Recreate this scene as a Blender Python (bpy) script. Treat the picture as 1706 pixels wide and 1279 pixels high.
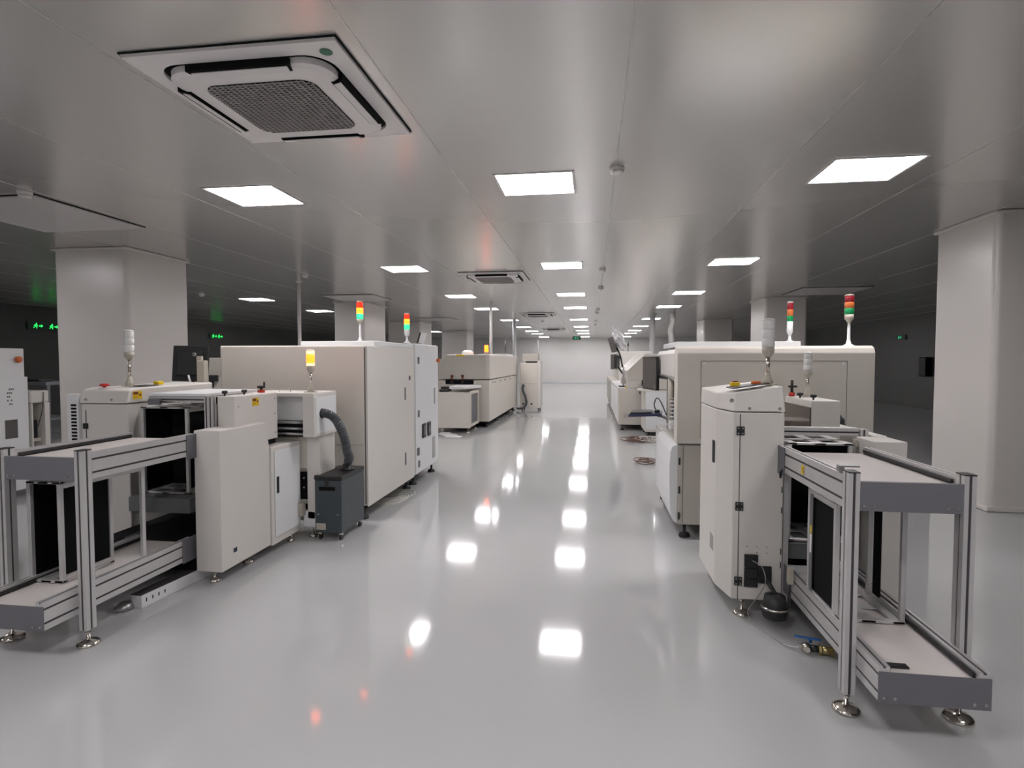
import bpy, bmesh, math, random
from mathutils import Vector, Matrix
random.seed(7)
for o in list(bpy.data.objects): bpy.data.objects.remove(o)
scene = bpy.context.scene
COL = scene.collection
PI = math.pi

# ---------------------------------------------------------------- camera
cam_d = bpy.data.cameras.new('camera'); cam = bpy.data.objects.new('camera', cam_d); COL.objects.link(cam)
cam.location = (0, 0, 1.5)
cam.rotation_euler = (PI/2 - 0.0413, 0, 0.1391)
cam_d.sensor_width = 36; cam_d.lens = 36*949/1706; cam_d.clip_end = 120; cam_d.clip_start = .05
scene.camera = cam
# ---------------------------------------------------------------- world, exposure
w = bpy.data.worlds.new('world'); scene.world = w; w.use_nodes = True
w.node_tree.nodes['Background'].inputs[0].default_value = (.5, .5, .52, 1)
w.node_tree.nodes['Background'].inputs[1].default_value = .02
scene.view_settings.view_transform = 'Standard'; scene.view_settings.look = 'None'
scene.view_settings.gamma = 1; scene.view_settings.use_curve_mapping = False
scene.view_settings.exposure = 1.06
LIGHT_POWER = 15.0      # emission strength of the ceiling light diffusers
CEIL = 2.962

# ---------------------------------------------------------------- materials
def mat(name, col, rough=.5, metal=0., spec=.5, emit=None, es=0., trans=0., coat=0., noise=0., nscale=8., bump=0., aniso=0., alpha=1.):
    m = bpy.data.materials.new(name); m.use_nodes = True
    nt = m.node_tree; b = nt.nodes['Principled BSDF']
    b.inputs['Base Color'].default_value = (*col, 1)
    b.inputs['Roughness'].default_value = rough; b.inputs['Metallic'].default_value = metal
    b.inputs['Specular IOR Level'].default_value = spec
    b.inputs['Transmission Weight'].default_value = trans
    b.inputs['Coat Weight'].default_value = coat; b.inputs['Coat Roughness'].default_value = .12
    b.inputs['Anisotropic'].default_value = aniso
    b.inputs['Alpha'].default_value = alpha
    if emit: b.inputs['Emission Color'].default_value = (*emit, 1); b.inputs['Emission Strength'].default_value = es
    tc = nt.nodes.new('ShaderNodeTexCoord'); n = nt.nodes.new('ShaderNodeTexNoise')
    n.inputs['Scale'].default_value = nscale; n.inputs['Detail'].default_value = 4
    nt.links.new(tc.outputs['Object'], n.inputs['Vector'])
    if noise:
        mx = nt.nodes.new('ShaderNodeMix'); mx.data_type = 'RGBA'; mx.blend_type = 'MULTIPLY'
        cr = nt.nodes.new('ShaderNodeValToRGB'); cr.color_ramp.elements[0].position = .3; cr.color_ramp.elements[1].position = .7
        cr.color_ramp.elements[0].color = (1-noise, 1-noise, 1-noise, 1); cr.color_ramp.elements[1].color = (1, 1, 1, 1)
        nt.links.new(n.outputs['Fac'], cr.inputs['Fac'])
        mx.inputs[0].default_value = 1; mx.inputs[6].default_value = (*col, 1)
        nt.links.new(cr.outputs['Color'], mx.inputs[7]); nt.links.new(mx.outputs[2], b.inputs['Base Color'])
    if bump:
        bp = nt.nodes.new('ShaderNodeBump'); bp.inputs['Strength'].default_value = bump; bp.inputs['Distance'].default_value = .01
        nt.links.new(n.outputs['Fac'], bp.inputs['Height']); nt.links.new(bp.outputs['Normal'], b.inputs['Normal'])
    return m
M = dict(
 floor=mat('grey_epoxy', (.47, .475, .48), .075, spec=.62, noise=.04, nscale=.7, bump=.03),
 ceil=mat('ceiling_panel', (.66, .645, .625), .24, metal=.62, noise=.05, nscale=.5, bump=.05),
 seam=mat('seam_sealant', (.60, .585, .565), .35, metal=.35),
 wall=mat('wall_panel', (.84, .83, .81), .35, noise=.03, nscale=1.5),
 wall_shaded=mat('wall_unlit_shade', (.055, .06, .057), .3),  # side walls coloured dark to stand in for unlit distance
 column=mat('column_cladding', (.70, .67, .645), .28, noise=.03, nscale=1),
 white=mat('white_powder_coat', (.66, .635, .60), .38, noise=.03, nscale=5),
 bright=mat('bright_powder_coat', (.74, .75, .76), .36, noise=.02, nscale=5),
 cream=mat('cream_powder_coat', (.62, .585, .53), .42, noise=.04, nscale=3),
 cream2=mat('beige_powder_coat', (.50, .47, .425), .42, noise=.04, nscale=3),
 alu=mat('anodised_aluminium', (.62, .61, .61), .38, metal=.55, noise=.05, nscale=12),
 slot=mat('dark_coat_and_slot_shade', (.045, .04, .045), .7),  # painted shade in the extrusion grooves, also plain dark parts
 plate=mat('grey_plate', (.135, .135, .148), .5, noise=.05, nscale=6),
 dgrey=mat('dark_green_grey', (.13, .145, .14), .5, noise=.06, nscale=6),
 deck=mat('deck_laminate', (.64, .60, .58), .35, noise=.04, nscale=4),
 black=mat('black_plastic', (.014, .014, .015), .45),
 blackm=mat('black_matt', (.005, .005, .006), .8, spec=.15),
 rubber=mat('black_rubber', (.02, .02, .022), .6),
 chrome=mat('polished_steel', (.62, .58, .53), .16, metal=1),
 steel=mat('brushed_steel', (.42, .42, .42), .35, metal=.9),
 extract=mat('slate_grey_coat', (.045, .058, .066), .42, noise=.1, nscale=8),
 extract_top=mat('black_coat', (.012, .012, .013), .4),
 hose=mat('corrugated_hose', (.055, .062, .07), .42),
 red=mat('red_plastic', (.55, .02, .025), .4),
 orange=mat('orange_plastic', (.65, .14, .03), .4),
 redbutton=mat('red_button', (.5, .03, .01), .4),
 yellow=mat('yellow_sticker', (.75, .52, .01), .5),
 darkred=mat('dark_red_print', (.16, .03, .01), .5),
 lens_red=mat('red_lens', (.22, .012, .022), .25, emit=(1, .03, .02), es=.02),
 lens_amber=mat('amber_lens', (.55, .14, .04), .25, emit=(1, .25, .05), es=.02),
 lens_green=mat('green_lens', (.01, .26, .08), .25, emit=(.02, .6, .2), es=.01),
 lit_red=mat('glowing_red_lens', (.6, .03, .01), .2, emit=(1, .04, .01), es=.35),
 lit_amber=mat('lit_amber_lens', (.8, .3, .03), .2, emit=(1, .075, .004), es=4.),
 lit_green=mat('glowing_green_lens', (.05, .5, .2), .2, emit=(.02, .9, .3), es=.7),
 warm_lens=mat('warm_glowing_lens', (.8, .6, .5), .3, emit=(1, .42, .22), es=1.0),
 frosted=mat('frosted_clear_lens', (.74, .74, .73), .3, trans=.08),
 ivory=mat('ivory_plastic', (.42, .39, .33), .45),
 print_=mat('dark_print', (.08, .08, .08), .5),
 glass=mat('dark_acrylic', (.06, .045, .038), .12, coat=.4),
 screen=mat('switched_off_screen', (.10, .09, .085), .22),
 navy=mat('navy_tray', (.018, .022, .07), .4),
 bag=mat('clear_plastic_film', (.8, .8, .82), .25, trans=.55, bump=.6, nscale=20),
 blue=mat('blue_lever', (.01, .10, .32), .35),
 brass=mat('brass_fitting', (.5, .42, .2), .3, metal=.9),
 cable_w=mat('white_cable', (.6, .58, .55), .5),
 cable_b=mat('brown_cable', (.16, .09, .07), .5),
 paper=mat('white_paper', (.78, .78, .79), .7),
 exit_=mat('exit_sign_green', (.0, .3, .06), .5, emit=(.02, 1, .12), es=1.1),
 exit_far=mat('exit_sign_dim_green', (.02, .3, .15), .5, emit=(.05, .75, .35), es=.5),
 exit_bg=mat('exit_sign_body', (.02, .08, .04), .4),
 acwhite=mat('ac_white_plastic', (.80, .77, .76), .4),
 grille=mat('ac_grille_grey', (.36, .34, .33), .5),
 green_st=mat('green_sticker', (.01, .14, .08), .4),
 diff=mat('light_diffuser', (.9, .9, .9), .5, emit=(1, .955, .965), es=LIGHT_POWER),
 lframe=mat('light_frame', (.62, .6, .59), .4),
)

# ---------------------------------------------------------------- mesh helpers
class MB:
    def __init__(s): s.bm = bmesh.new(); s.mi = 0
    def _tag(s, n0, smooth=False):
        s.bm.faces.ensure_lookup_table()
        for f in s.bm.faces[n0:]: f.material_index = s.mi; f.smooth = smooth
        return s
    def _merge(s, t, smooth=False, xf=None):
        if xf is not None: bmesh.ops.transform(t, matrix=xf, verts=t.verts)
        me = bpy.data.meshes.new('tmp'); 
        for f in t.faces: f.material_index = s.mi; f.smooth = smooth
        t.to_mesh(me); t.free(); s.bm.from_mesh(me); bpy.data.meshes.remove(me); return s
    def box(s, x0, x1, y0, y1, z0, z1, b=0., seg=2, xf=None):
        t = bmesh.new(); bmesh.ops.create_cube(t, size=1)
        for v in t.verts:
            v.co = Vector(((x0+x1)/2+v.co.x*(x1-x0), (y0+y1)/2+v.co.y*(y1-y0), (z0+z1)/2+v.co.z*(z1-z0)))
        if b: bmesh.ops.bevel(t, geom=t.edges[:], offset=b, segments=seg, profile=.5, affect='EDGES')
        return s._merge(t, False, xf)
    def prism(s, pts, axis, a, b, bev=0., xf=None, seg=2):
        # pts in the plane across axis: x->(y,z) y->(x,z) z->(x,y)
        t = bmesh.new()
        def mk(p, d):
            return {'x': (d, p[0], p[1]), 'y': (p[0], d, p[1]), 'z': (p[0], p[1], d)}[axis]
        A = [t.verts.new(mk(p, a)) for p in pts]; B = [t.verts.new(mk(p, b)) for p in pts]
        t.faces.new(A); t.faces.new(B[::-1]); n = len(pts)
        for i in range(n): t.faces.new((A[i], B[i], B[(i+1) % n], A[(i+1) % n]))
        bmesh.ops.recalc_face_normals(t, faces=t.faces)
        if bev: bmesh.ops.bevel(t, geom=t.edges[:], offset=bev, segments=seg, profile=.5, affect='EDGES')
        return s._merge(t, False, xf)
    def cyl(s, c, r, h, axis='z', r2=None, n=24, xf=None, smooth=True):
        # c = centre of the start face; runs h along axis
        t = bmesh.new(); bmesh.ops.create_cone(t, cap_ends=True, segments=n, radius1=r, radius2=r if r2 is None else r2, depth=abs(h))
        R = {'z': Matrix(), 'x': Matrix.Rotation(PI/2, 4, 'Y'), 'y': Matrix.Rotation(-PI/2, 4, 'X')}[axis]
        d = {'z': Vector((0, 0, h/2)), 'x': Vector((h/2, 0, 0)), 'y': Vector((0, h/2, 0))}[axis]
        bmesh.ops.transform(t, matrix=Matrix.Translation(Vector(c)+d) @ R, verts=t.verts)
        if xf is not None: bmesh.ops.transform(t, matrix=xf, verts=t.verts)
        me = bpy.data.meshes.new('tmp')
        for f in t.faces: f.material_index = s.mi; f.smooth = smooth and len(f.verts) == 4
        t.to_mesh(me); t.free(); s.bm.from_mesh(me); bpy.data.meshes.remove(me); return s
    def lathe(s, c, prof, n=24, xf=None):
        t = bmesh.new(); rings = []
        for r, z in prof:
            rings.append([t.verts.new((c[0]+max(r, 1e-4)*math.cos(2*PI*i/n), c[1]+max(r, 1e-4)*math.sin(2*PI*i/n), c[2]+z)) for i in range(n)])
        for a, b in zip(rings, rings[1:]):
            for i in range(n): t.faces.new((a[i], a[(i+1) % n], b[(i+1) % n], b[i]))
        t.faces.new(rings[0][::-1]); t.faces.new(rings[-1])
        bmesh.ops.recalc_face_normals(t, faces=t.faces)
        return s._merge(t, True, xf)
    def tube(s, pts, r, n=8, corr=0., sub=6):
        P = [Vector(p) for p in pts]
        # catmull-rom
        Q = []
        for i in range(len(P)-1):
            p0 = P[max(i-1, 0)]; p1 = P[i]; p2 = P[i+1]; p3 = P[min(i+2, len(P)-1)]
            for k in range(sub):
                u = k/sub; Q.append(.5*((2*p1)+(p2-p0)*u+(2*p0-5*p1+4*p2-p3)*u*u+(3*p1-p0-3*p2+p3)*u**3))
        Q.append(P[-1]); t = bmesh.new(); rings = []; up = Vector((.13, .31, .94)).normalized()
        for i, q in enumerate(Q):
            d = (Q[min(i+1, len(Q)-1)]-Q[max(i-1, 0)])
            if d.length < 1e-7: d = Vector((0, 0, 1))
            d.normalize(); a = d.cross(up)
            if a.length < .05: a = d.cross(Vector((1, 0, 0)))
            a.normalize(); b = d.cross(a); rr = r*(1+(corr if i % 2 else -corr))
            rings.append([t.verts.new(q+(a*math.cos(2*PI*k/n)+b*math.sin(2*PI*k/n))*rr) for k in range(n)])
        for A, B in zip(rings, rings[1:]):
            for k in range(n): t.faces.new((A[k], A[(k+1) % n], B[(k+1) % n], B[k]))
        t.faces.new(rings[0][::-1]); t.faces.new(rings[-1]); bmesh.ops.recalc_face_normals(t, faces=t.faces)
        return s._merge(t, not corr)
    def ext(s, axis, a, b, u0, u1, v0, v1, nu=1, nv=1):
        """aluminium extrusion along axis from a to b; across: [u0,u1]x[v0,v1] with nu grooves on the u-faces, nv on the v-faces"""
        g, d = .0055, .007
        def side(p0, p1, n):   # points along p0->p1 with notches inward (left of travel)
            out = [p0]; L = math.dist(p0, p1); dx = (p1[0]-p0[0])/L; dy = (p1[1]-p0[1])/L; nx, ny = -dy, dx
            for k in range(n):
                c = L*(k+.5)/n
                for (q, e) in ((c-g, 0), (c-g, d), (c+g, d), (c+g, 0)): out.append((p0[0]+dx*q+nx*e, p0[1]+dy*q+ny*e))
            return out
        c = [(u0, v0), (u1, v0), (u1, v1), (u0, v1)]
        pts = side(c[0], c[1], nu)+side(c[1], c[2], nv)+side(c[2], c[3], nu)+side(c[3], c[0], nv)
        s.prism(pts, axis, a, b)
        s.mi = 1  # dark bars put the shade of the grooves into the colour
        for k in range(nu):
            u = u0+(u1-u0)*(k+.5)/nu
            for vv in ((v0+d*.55, v0+d+.001), (v1-d-.001, v1-d*.55)): s._bar(axis, a+.001, b-.001, u-g, u+g, *vv)
        for k in range(nv):
            v = v0+(v1-v0)*(k+.5)/nv
            for uu in ((u0+d*.55, u0+d+.001), (u1-d-.001, u1-d*.55)): s._bar(axis, a+.001, b-.001, *uu, v-g, v+g)
        s.mi = 0; return s
    def _bar(s, axis, a, b, u0, u1, v0, v1):
        if axis == 'x': s.box(a, b, u0, u1, v0, v1)
        elif axis == 'y': s.box(u0, u1, a, b, v0, v1)
        else: s.box(u0, u1, v0, v1, a, b)
    def text(s, txt, size, xf, depth=.001):
        c = bpy.data.curves.new('tmp', 'FONT'); c.body = txt; c.size = size; c.extrude = depth; c.align_x = 'CENTER'; c.align_y = 'CENTER'
        o = bpy.data.objects.new('tmp', c); me = bpy.data.meshes.new_from_object(o)
        t = bmesh.new(); t.from_mesh(me); bpy.data.objects.remove(o); bpy.data.curves.remove(c); bpy.data.meshes.remove(me)
        return s._merge(t, False, xf)
    def xform(s, m): bmesh.ops.transform(s.bm, matrix=m, verts=s.bm.verts); return s
    def build(s, name, material, parent=None, label=None, cat=None, group=None, kind=None, mat2=None, loc=None):
        me = bpy.data.meshes.new(name); off = Vector((0, 0, 0)); p = parent
        while p is not None: off += p.location; p = p.parent
        if parent is None:
            if loc is None:
                s.bm.verts.ensure_lookup_table(); xs = [v.co for v in s.bm.verts]
                if kind == 'structure': off = Vector((0, 0, 0))
                else: off = Vector((sum((min(v.x for v in xs), max(v.x for v in xs)))/2, sum((min(v.y for v in xs), max(v.y for v in xs)))/2, min(v.z for v in xs)))
            else: off = Vector(loc)
        for v in s.bm.verts: v.co -= off
        s.bm.to_mesh(me); s.bm.free()
        me.materials.append(M[material] if isinstance(material, str) else material)
        if mat2: me.materials.append(M[mat2])
        o = bpy.data.objects.new(name, me); COL.objects.link(o)
        if parent is not None: o.parent = parent
        else: o.location = off
        tag(o, label, cat, group, kind); return o
def tag(o, label=None, cat=None, group=None, kind=None):
    if label: o['label'] = label
    if cat: o['category'] = cat
    if group: o['group'] = group
    if kind: o['kind'] = kind
def thing(name, loc, label, cat, group=None):
    o = bpy.data.objects.new(name, None); COL.objects.link(o); o.location = loc; o.empty_display_size = .1
    tag(o, label, cat, group); return o
def copy_tree(o, parent=None):
    c = o.copy(); COL.objects.link(c); c.parent = parent
    for ch in list(o.children): copy_tree(ch, c)
    return c
def B(name, m, parent, *a, b=0., **k):
    return MB().box(*a, b=b).build(name, m, parent, **k)
def foot(parent, x, y, top=.09, r=.045, mm='chrome', sub=False):
    m = MB(); m.lathe((x, y, 0), [(r*.95, 0), (r, .006), (r*.96, .014), (r*.7, .024), (r*.35, .03), (.009, .034), (.009, top)])
    m.cyl((x, y, max(.04, top-.03)), .014, .01, n=6, smooth=False)
    return m.build('leveling_foot', mm, parent)
def tower(parent, x, y, z, pole, segs, r=.03, base='ivory', base_h=.05, foot_kind='flare', polem='ivory'):
    m = MB()
    if foot_kind == 'flare': m.lathe((x, y, z), [(r*1.3, 0), (r*1.3, .006), (r*.6, .02), (r*.34, .06), (r*.3, pole)])
    else:
        m.box(x-r*1.3, x+r*1.3, y-r, y+r, z, z+.008, b=.002); m.lathe((x, y, z), [(r*.95, .0), (r*.8, .03), (r*.5, .05), (r*.42, .075)])
    p = m.build('signal_tower', polem, parent)
    if foot_kind != 'flare': MB().cyl((x, y, z+.06), r*.3, pole-.06).build('pole', 'chrome', p)
    MB().lathe((x, y, z+pole), [(r*.5, -.012), (r*.6, 0), (r*.95, min(.014, base_h*.4)), (r*.98, base_h)]).build('lamp_base', base, p)
    zz = z+pole+base_h
    for i, (mm, h) in enumerate(segs):
        MB().lathe((x, y, zz), [(r*.93, 0), (r, .004), (r, h-.004), (r*.93, h)]).build('lens', mm, p); zz += h
    MB().lathe((x, y, zz), [(r*.98, 0), (r*.98, .006), (r*.7, .011), (.002, .013)]).build('cap', 'frosted' if segs[-1][0] in ('frosted', 'warm_lens') else base, p)
    return p
def knob(parent, x, y, z, mm='black'):
    m = MB(); m.lathe((x, y, z), [(.006, 0), (.006, .014), (.016, .016), (.02, .022), (.02, .034), (.016, .037)], n=16)
    return m.build('knob', mm, parent)
def screws(parent, pts, r=.006, axis='y', mm='steel'):
    m = MB()
    for p in pts: m.cyl(p, r, -.003 if axis == 'y' else .003, axis, n=12)
    return m.build('screw', mm, parent) if len(pts) == 1 else [MB().cyl(p, r, -.003 if axis == 'y' else .003, axis, n=12).build('screw', mm, parent) for p in pts][0]
# warning sticker facing -y (camera side) or +x / -x
def sticker(parent, c, wd, ht, face='y', kind='laser'):
    x, y, z = c; m = MB()
    T = {'y': Matrix.Translation(c) @ Matrix.Rotation(PI/2, 4, 'X'),
         'x': Matrix.Translation(c) @ Matrix.Rotation(PI/2, 4, 'Z') @ Matrix.Rotation(PI/2, 4, 'X'),
         '-x': Matrix.Translation(c) @ Matrix.Rotation(-PI/2, 4, 'Z') @ Matrix.Rotation(PI/2, 4, 'X')}[face]
    m.box(-wd/2, wd/2, -ht/2, ht/2, 0, .0015, xf=T)
    s = m.build('warning_sticker', 'yellow', parent)
    k = MB()
    if kind == 'laser':
        k.box(-wd*.45, wd*.08, ht*.08, ht*.42, .0015, .002, xf=T)
        k.prism([(wd*.13, -ht*.1), (wd*.43, -ht*.1), (wd*.28, ht*.3)], 'z', .0015, .002, xf=T)
        for i in range(3): k.box(-wd*.42, wd*.05, -ht*(.12+.12*i)-ht*.02, -ht*(.12+.12*i)+ht*.01, .0015, .002, xf=T)
    else:
        k.box(-wd*.09, wd*.09, -ht*.08, ht*.28, .0015, .002, xf=T); k.box(-wd*.08, wd*.08, -ht*.28, -ht*.16, .0015, .002, xf=T)
    k.build('sticker_print', 'darkred', s); return s

# ================================================================ SETTING
XL, XR, YB, YN = -14.8, 10.4, 37.6, -7.0
MB().box(XL-.2, XR+.2, YN-.2, YB+.2, -.1, 0).build('floor', 'floor', kind='structure')
cl = MB().box(XL-.2, XR+.2, YN-.2, YB+.2, CEIL, CEIL+.1).build('ceiling', 'ceil', kind='structure')
m = MB()
k = -12
while .17+1.24*k < XR:
    x = .17+1.24*k
    if x > XL: m.box(x-.004, x+.004, YN, YB, CEIL-.0015, CEIL+.001)
    k += 1
m.build('panel_seam', 'seam', cl)
MB().box(XL-.2, XR+.2, YB, YB+.2, 0, CEIL).build('wall_back', 'wall', kind='structure')
MB().box(XL-.2, XL, YN, YB, 0, CEIL).build('wall_left', 'wall_shaded', kind='structure')
MB().box(XR, XR+.2, YN, YB, 0, CEIL).build('wall_right', 'wall_shaded', kind='structure')
MB().box(XL-.2, XR+.2, YN-.2, YN, 0, CEIL).build('wall_front', 'wall', kind='structure')
MB().box(XL, XR, YB-.03, YB, 0, .1, b=.01).build('baseboard_back', 'bright', kind='structure')
MB().box(XL, XL+.03, YN, YB, 0, .1, b=.01).build('baseboard_left', 'wall_shaded', kind='structure')
MB().box(XR-.03, XR, YN, YB, 0, .1, b=.01).build('baseboard_right', 'wall_shaded', kind='structure')

def column(x0, x1, y0, y1, label):
    t = thing('column', ((x0+x1)/2, (y0+y1)/2, 0), label, 'column')
    r = .06; pts = []
    for cx, cy, a0 in ((x1-r, y1-r, 0), (x0+r, y1-r, 90), (x0+r, y0+r, 180), (x1-r, y0+r, 270)):
        for i in range(6):
            a = math.radians(a0+90*i/5); pts.append((cx+r*math.cos(a), cy+r*math.sin(a)))
    MB().prism(pts, 'z', 0.001, CEIL-.001).build('cladding', 'column', t)
    e = .022
    for (z0, z1) in ((CEIL-.03, CEIL-.0015), (.0015, .05)):
        MB().box(x0-e, x1+e, y0-e, y1+e, z0, z1, b=.01).build('cove_trim', 'column', t)
column(-7.0, -5.93, 6.62, 7.75, 'wide white clad column at the left, behind the magazine machine with the frosted lamp')
column(-6.42, -5.62, 13.6, 15.1, 'grey clad column rising behind the printer with two signal towers')
column(-7.6, -6.35, 20.6, 22.2, 'clad column in the left background just left of the oven')
column(-7.4, -6.1, 27.6, 29.2, 'farthest clad column on the left, over the oven hood')
column(3.9, 5.1, 6.2, 7.2, 'big pale column at the right edge of the room')
column(3.95, 4.88, 13.9, 15.1, 'grey clad column rising behind the right printer')
column(3.9, 4.9, 20.9, 22.3, 'clad column in the right background, behind the flat top box')
def pole(x, y, r, label, z0=0., mm='column'):
    m = MB(); m.cyl((x, y, z0), r, CEIL-z0); m.lathe((x, y, z0), [(r*1.8, 0), (r*1.8, .01), (r*1.1, .02)])
    m.lathe((x, y, CEIL-.02), [(r*1.1, 0), (r*1.8, .01), (r*1.8, .02)]); return m.build('service_pole', mm, label=label, cat='pole')
pole(-5.4, 10.0, .032, 'thin white pole rising from floor to ceiling behind the wide left machine')
pole(-2.74, 20.2, .065, 'white pole between floor and ceiling behind the oven', mm='bright')
pole(1.89, 18.5, .085, 'white pole between floor and ceiling behind the hooded machine on the right', mm='bright')

# ---------------------------------------------------------------- ceiling lights
ROWS = {'left': -2.965, 'middle': -.463, 'right': 2.055, 'outer left': -7.966}
YS = [4.49, 8.58, 12.49, 15.70, 20.29, 24.58, 28.0, 30.98, 35.38]
ORD = ['first', 'second', 'third', 'fourth', 'fifth', 'sixth', 'seventh', 'eighth', 'last']
L0 = thing('ceiling_light', (0, 0, CEIL), 'x', 'ceiling light', 'recessed ceiling lights')
hw, hd = .30, .275
m = MB(); f = .022
for a in ((-hw-f, hw+f, -hd-f, -hd), (-hw-f, hw+f, hd, hd+f), (-hw-f, -hw, -hd, hd), (hw, hw+f, -hd, hd)): m.box(*a, CEIL-.008, CEIL-.001)
m.build('frame', 'lframe', L0); B('diffuser', 'diff', L0, -hw, hw, -hd, hd, CEIL-.006, CEIL-.001)
first = True
def put_light(x, y, label):
    global first
    o = L0 if first else copy_tree(L0); first = False
    o.location = (x, y+hd, CEIL); o['label'] = label
for r in ('left', 'middle', 'right'):
    for i, y in enumerate(YS): put_light(ROWS[r], y, f'lit square ceiling light, {ORD[i]} from the camera in the {r} row over the aisle')
for i, o_ in ((2, 'first past the wide column'), (3, 'second past the wide column'), (5, 'third past the wide column'), (6, 'last')):
    put_light(ROWS['outer left'], YS[i], f'lit square ceiling light in the outer left row, {o_}')
put_light(ROWS['outer left'], 4.49, 'lit square ceiling light of the outer left row, in front of the wide left column')
put_light(ROWS['outer left'], 8.58, 'lit square ceiling light of the outer left row, hidden behind the wide left column')
for y in (.35, -3.6):
    for r in ('outer left', 'left', 'middle', 'right'):
        put_light(ROWS[r], y, f'lit square ceiling light of the {r} row, ' + ('overhead beside the camera' if y > 0 else 'behind the camera'))

# ---------------------------------------------------------------- air conditioner cassettes
def rr(cx, cy, hx, hy, r, n=6):
    pts = []
    for sx, sy, a0 in ((1, 1, 0), (-1, 1, 90), (-1, -1, 180), (1, -1, 270)):
        for i in range(n+1):
            a = math.radians(a0+90*i/n); pts.append((cx+sx*(hx-r)+r*math.cos(a), cy+sy*(hy-r)+r*math.sin(a)))
    return pts
AC = thing('air_conditioner', (0, 0, CEIL), 'x', 'air conditioner', 'ceiling cassette air conditioners')
H = .54
m = MB(); out = [(H, H), (-H, H), (-H, -H), (H, -H)]; hole = rr(0, 0, .455, .455, .14)
t = bmesh.new()
# frame plate built from rounded hole to outer square
for (zz, flip) in ((CEIL-.028, True), (CEIL-.002, False)):
    pass
n = len(hole); ring_o = []
for (x, y) in hole:
    s_ = H/max(abs(x), abs(y)); ring_o.append((x*s_, y*s_))
def ringstrip(t, A, za, Bp, zb):
    a = [t.verts.new((x, y, za)) for x, y in A]; b = [t.verts.new((x, y, zb)) for x, y in Bp]
    for i in range(len(A)):
        t.faces.new((a[i], a[(i+1) % len(A)], b[(i+1) % len(A)], b[i]))
ringstrip(t, hole, CEIL-.028, ring_o, CEIL-.022); ringstrip(t, hole, CEIL-.002, hole, CEIL-.028); ringstrip(t, ring_o, CEIL-.022, ring_o, CEIL-.001)
# corner fill of the outer square
for sx in (1, -1):
    for sy in (1, -1):
        pass
bmesh.ops.remove_doubles(t, verts=t.verts, dist=1e-5); bmesh.ops.recalc_face_normals(t, faces=t.faces)
m._merge(t); m.build('panel', 'acwhite', AC)
MB().prism([(H+.008, H+.008), (-H-.008, H+.008), (-H-.008, -H-.008), (H+.008, -H-.008)], 'z', CEIL-.006, CEIL-.001).build('gasket', 'blackm', AC)
MB().prism(rr(0, 0, .454, .454, .14), 'z', CEIL-.012, CEIL-.007).build('recess', 'blackm', AC)
m = MB()
pts0 = rr(0, 0, .43, .43, .13); pts1 = rr(0, 0, .405, .405, .115)
t = bmesh.new(); a = [t.verts.new((x, y, CEIL-.02)) for x, y in pts0]; b_ = [t.verts.new((x, y, CEIL-.05)) for x, y in pts0]; c_ = [t.verts.new((x, y, CEIL-.06)) for x, y in pts1]
for q, p in ((a, b_), (b_, c_)):
    for i in range(len(q)): t.faces.new((q[i], q[(i+1) % len(q)], p[(i+1) % len(q)], p[i]))
t.faces.new(a); t.faces.new(c_); bmesh.ops.recalc_face_normals(t, faces=t.faces); m._merge(t); m.build('fascia', 'acwhite', AC)
g = MB().prism(rr(0, 0, .30, .30, .08), 'z', CEIL-.0625, CEIL-.061).build('intake', 'blackm', AC)
m = MB()
def gh(c):
    c = abs(c); return .298 if c < .218 else .218+math.sqrt(max(.08**2-(c-.218)**2, 0))
for i in range(27):
    y = -.29+.58*i/26; hx = gh(y); m.box(-hx, hx, y-.0028, y+.0028, CEIL-.068, CEIL-.0625)
for i in range(19):
    x = -.285+.57*i/18; hy = gh(x); m.box(x-.0035, x+.0035, -hy, hy, CEIL-.067, CEIL-.0625)
m.build('grille', 'grille', g)
for q in range(4):
    R = Matrix.Rotation(PI/2*q, 4, 'Z')
    m = MB(); m.prism([(-.27, -.452), (.27, -.452), (.255, -.385), (-.255, -.385)], 'z', CEIL-.0612, CEIL-.03, xf=R)
    v = m.build('vent_slot', 'blackm', AC)
    m = MB(); m.box(-.25, .25, -.019, .019, -.003, .003, b=.002, xf=R @ Matrix.Translation((0, -.418, CEIL-.069)) @ Matrix.Rotation(math.radians(-14), 4, 'X'))
    m.build('louver', 'acwhite', AC)
MB().cyl((.46, -.46, CEIL-.0262), .03, -.0015, n=24).build('round_sticker', 'green_st', AC, label='round green sticker')
ACS = [(-1.695, 3.03, 'white square air conditioner cassette nearest the camera, green sticker in its corner'),
       (-1.67, 9.85, 'white air conditioner cassette between the second ceiling lights and the third'),
       (-1.70, 18.0, 'small far air conditioner cassette, third along the aisle ceiling'),
       (-1.75, 26.5, 'farthest air conditioner cassette, thin grey shape near the back wall')]
for i, (x, y, l) in enumerate(ACS):
    o = AC if i == 0 else copy_tree(AC); o.location = (x, y, CEIL); o['label'] = l

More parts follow.
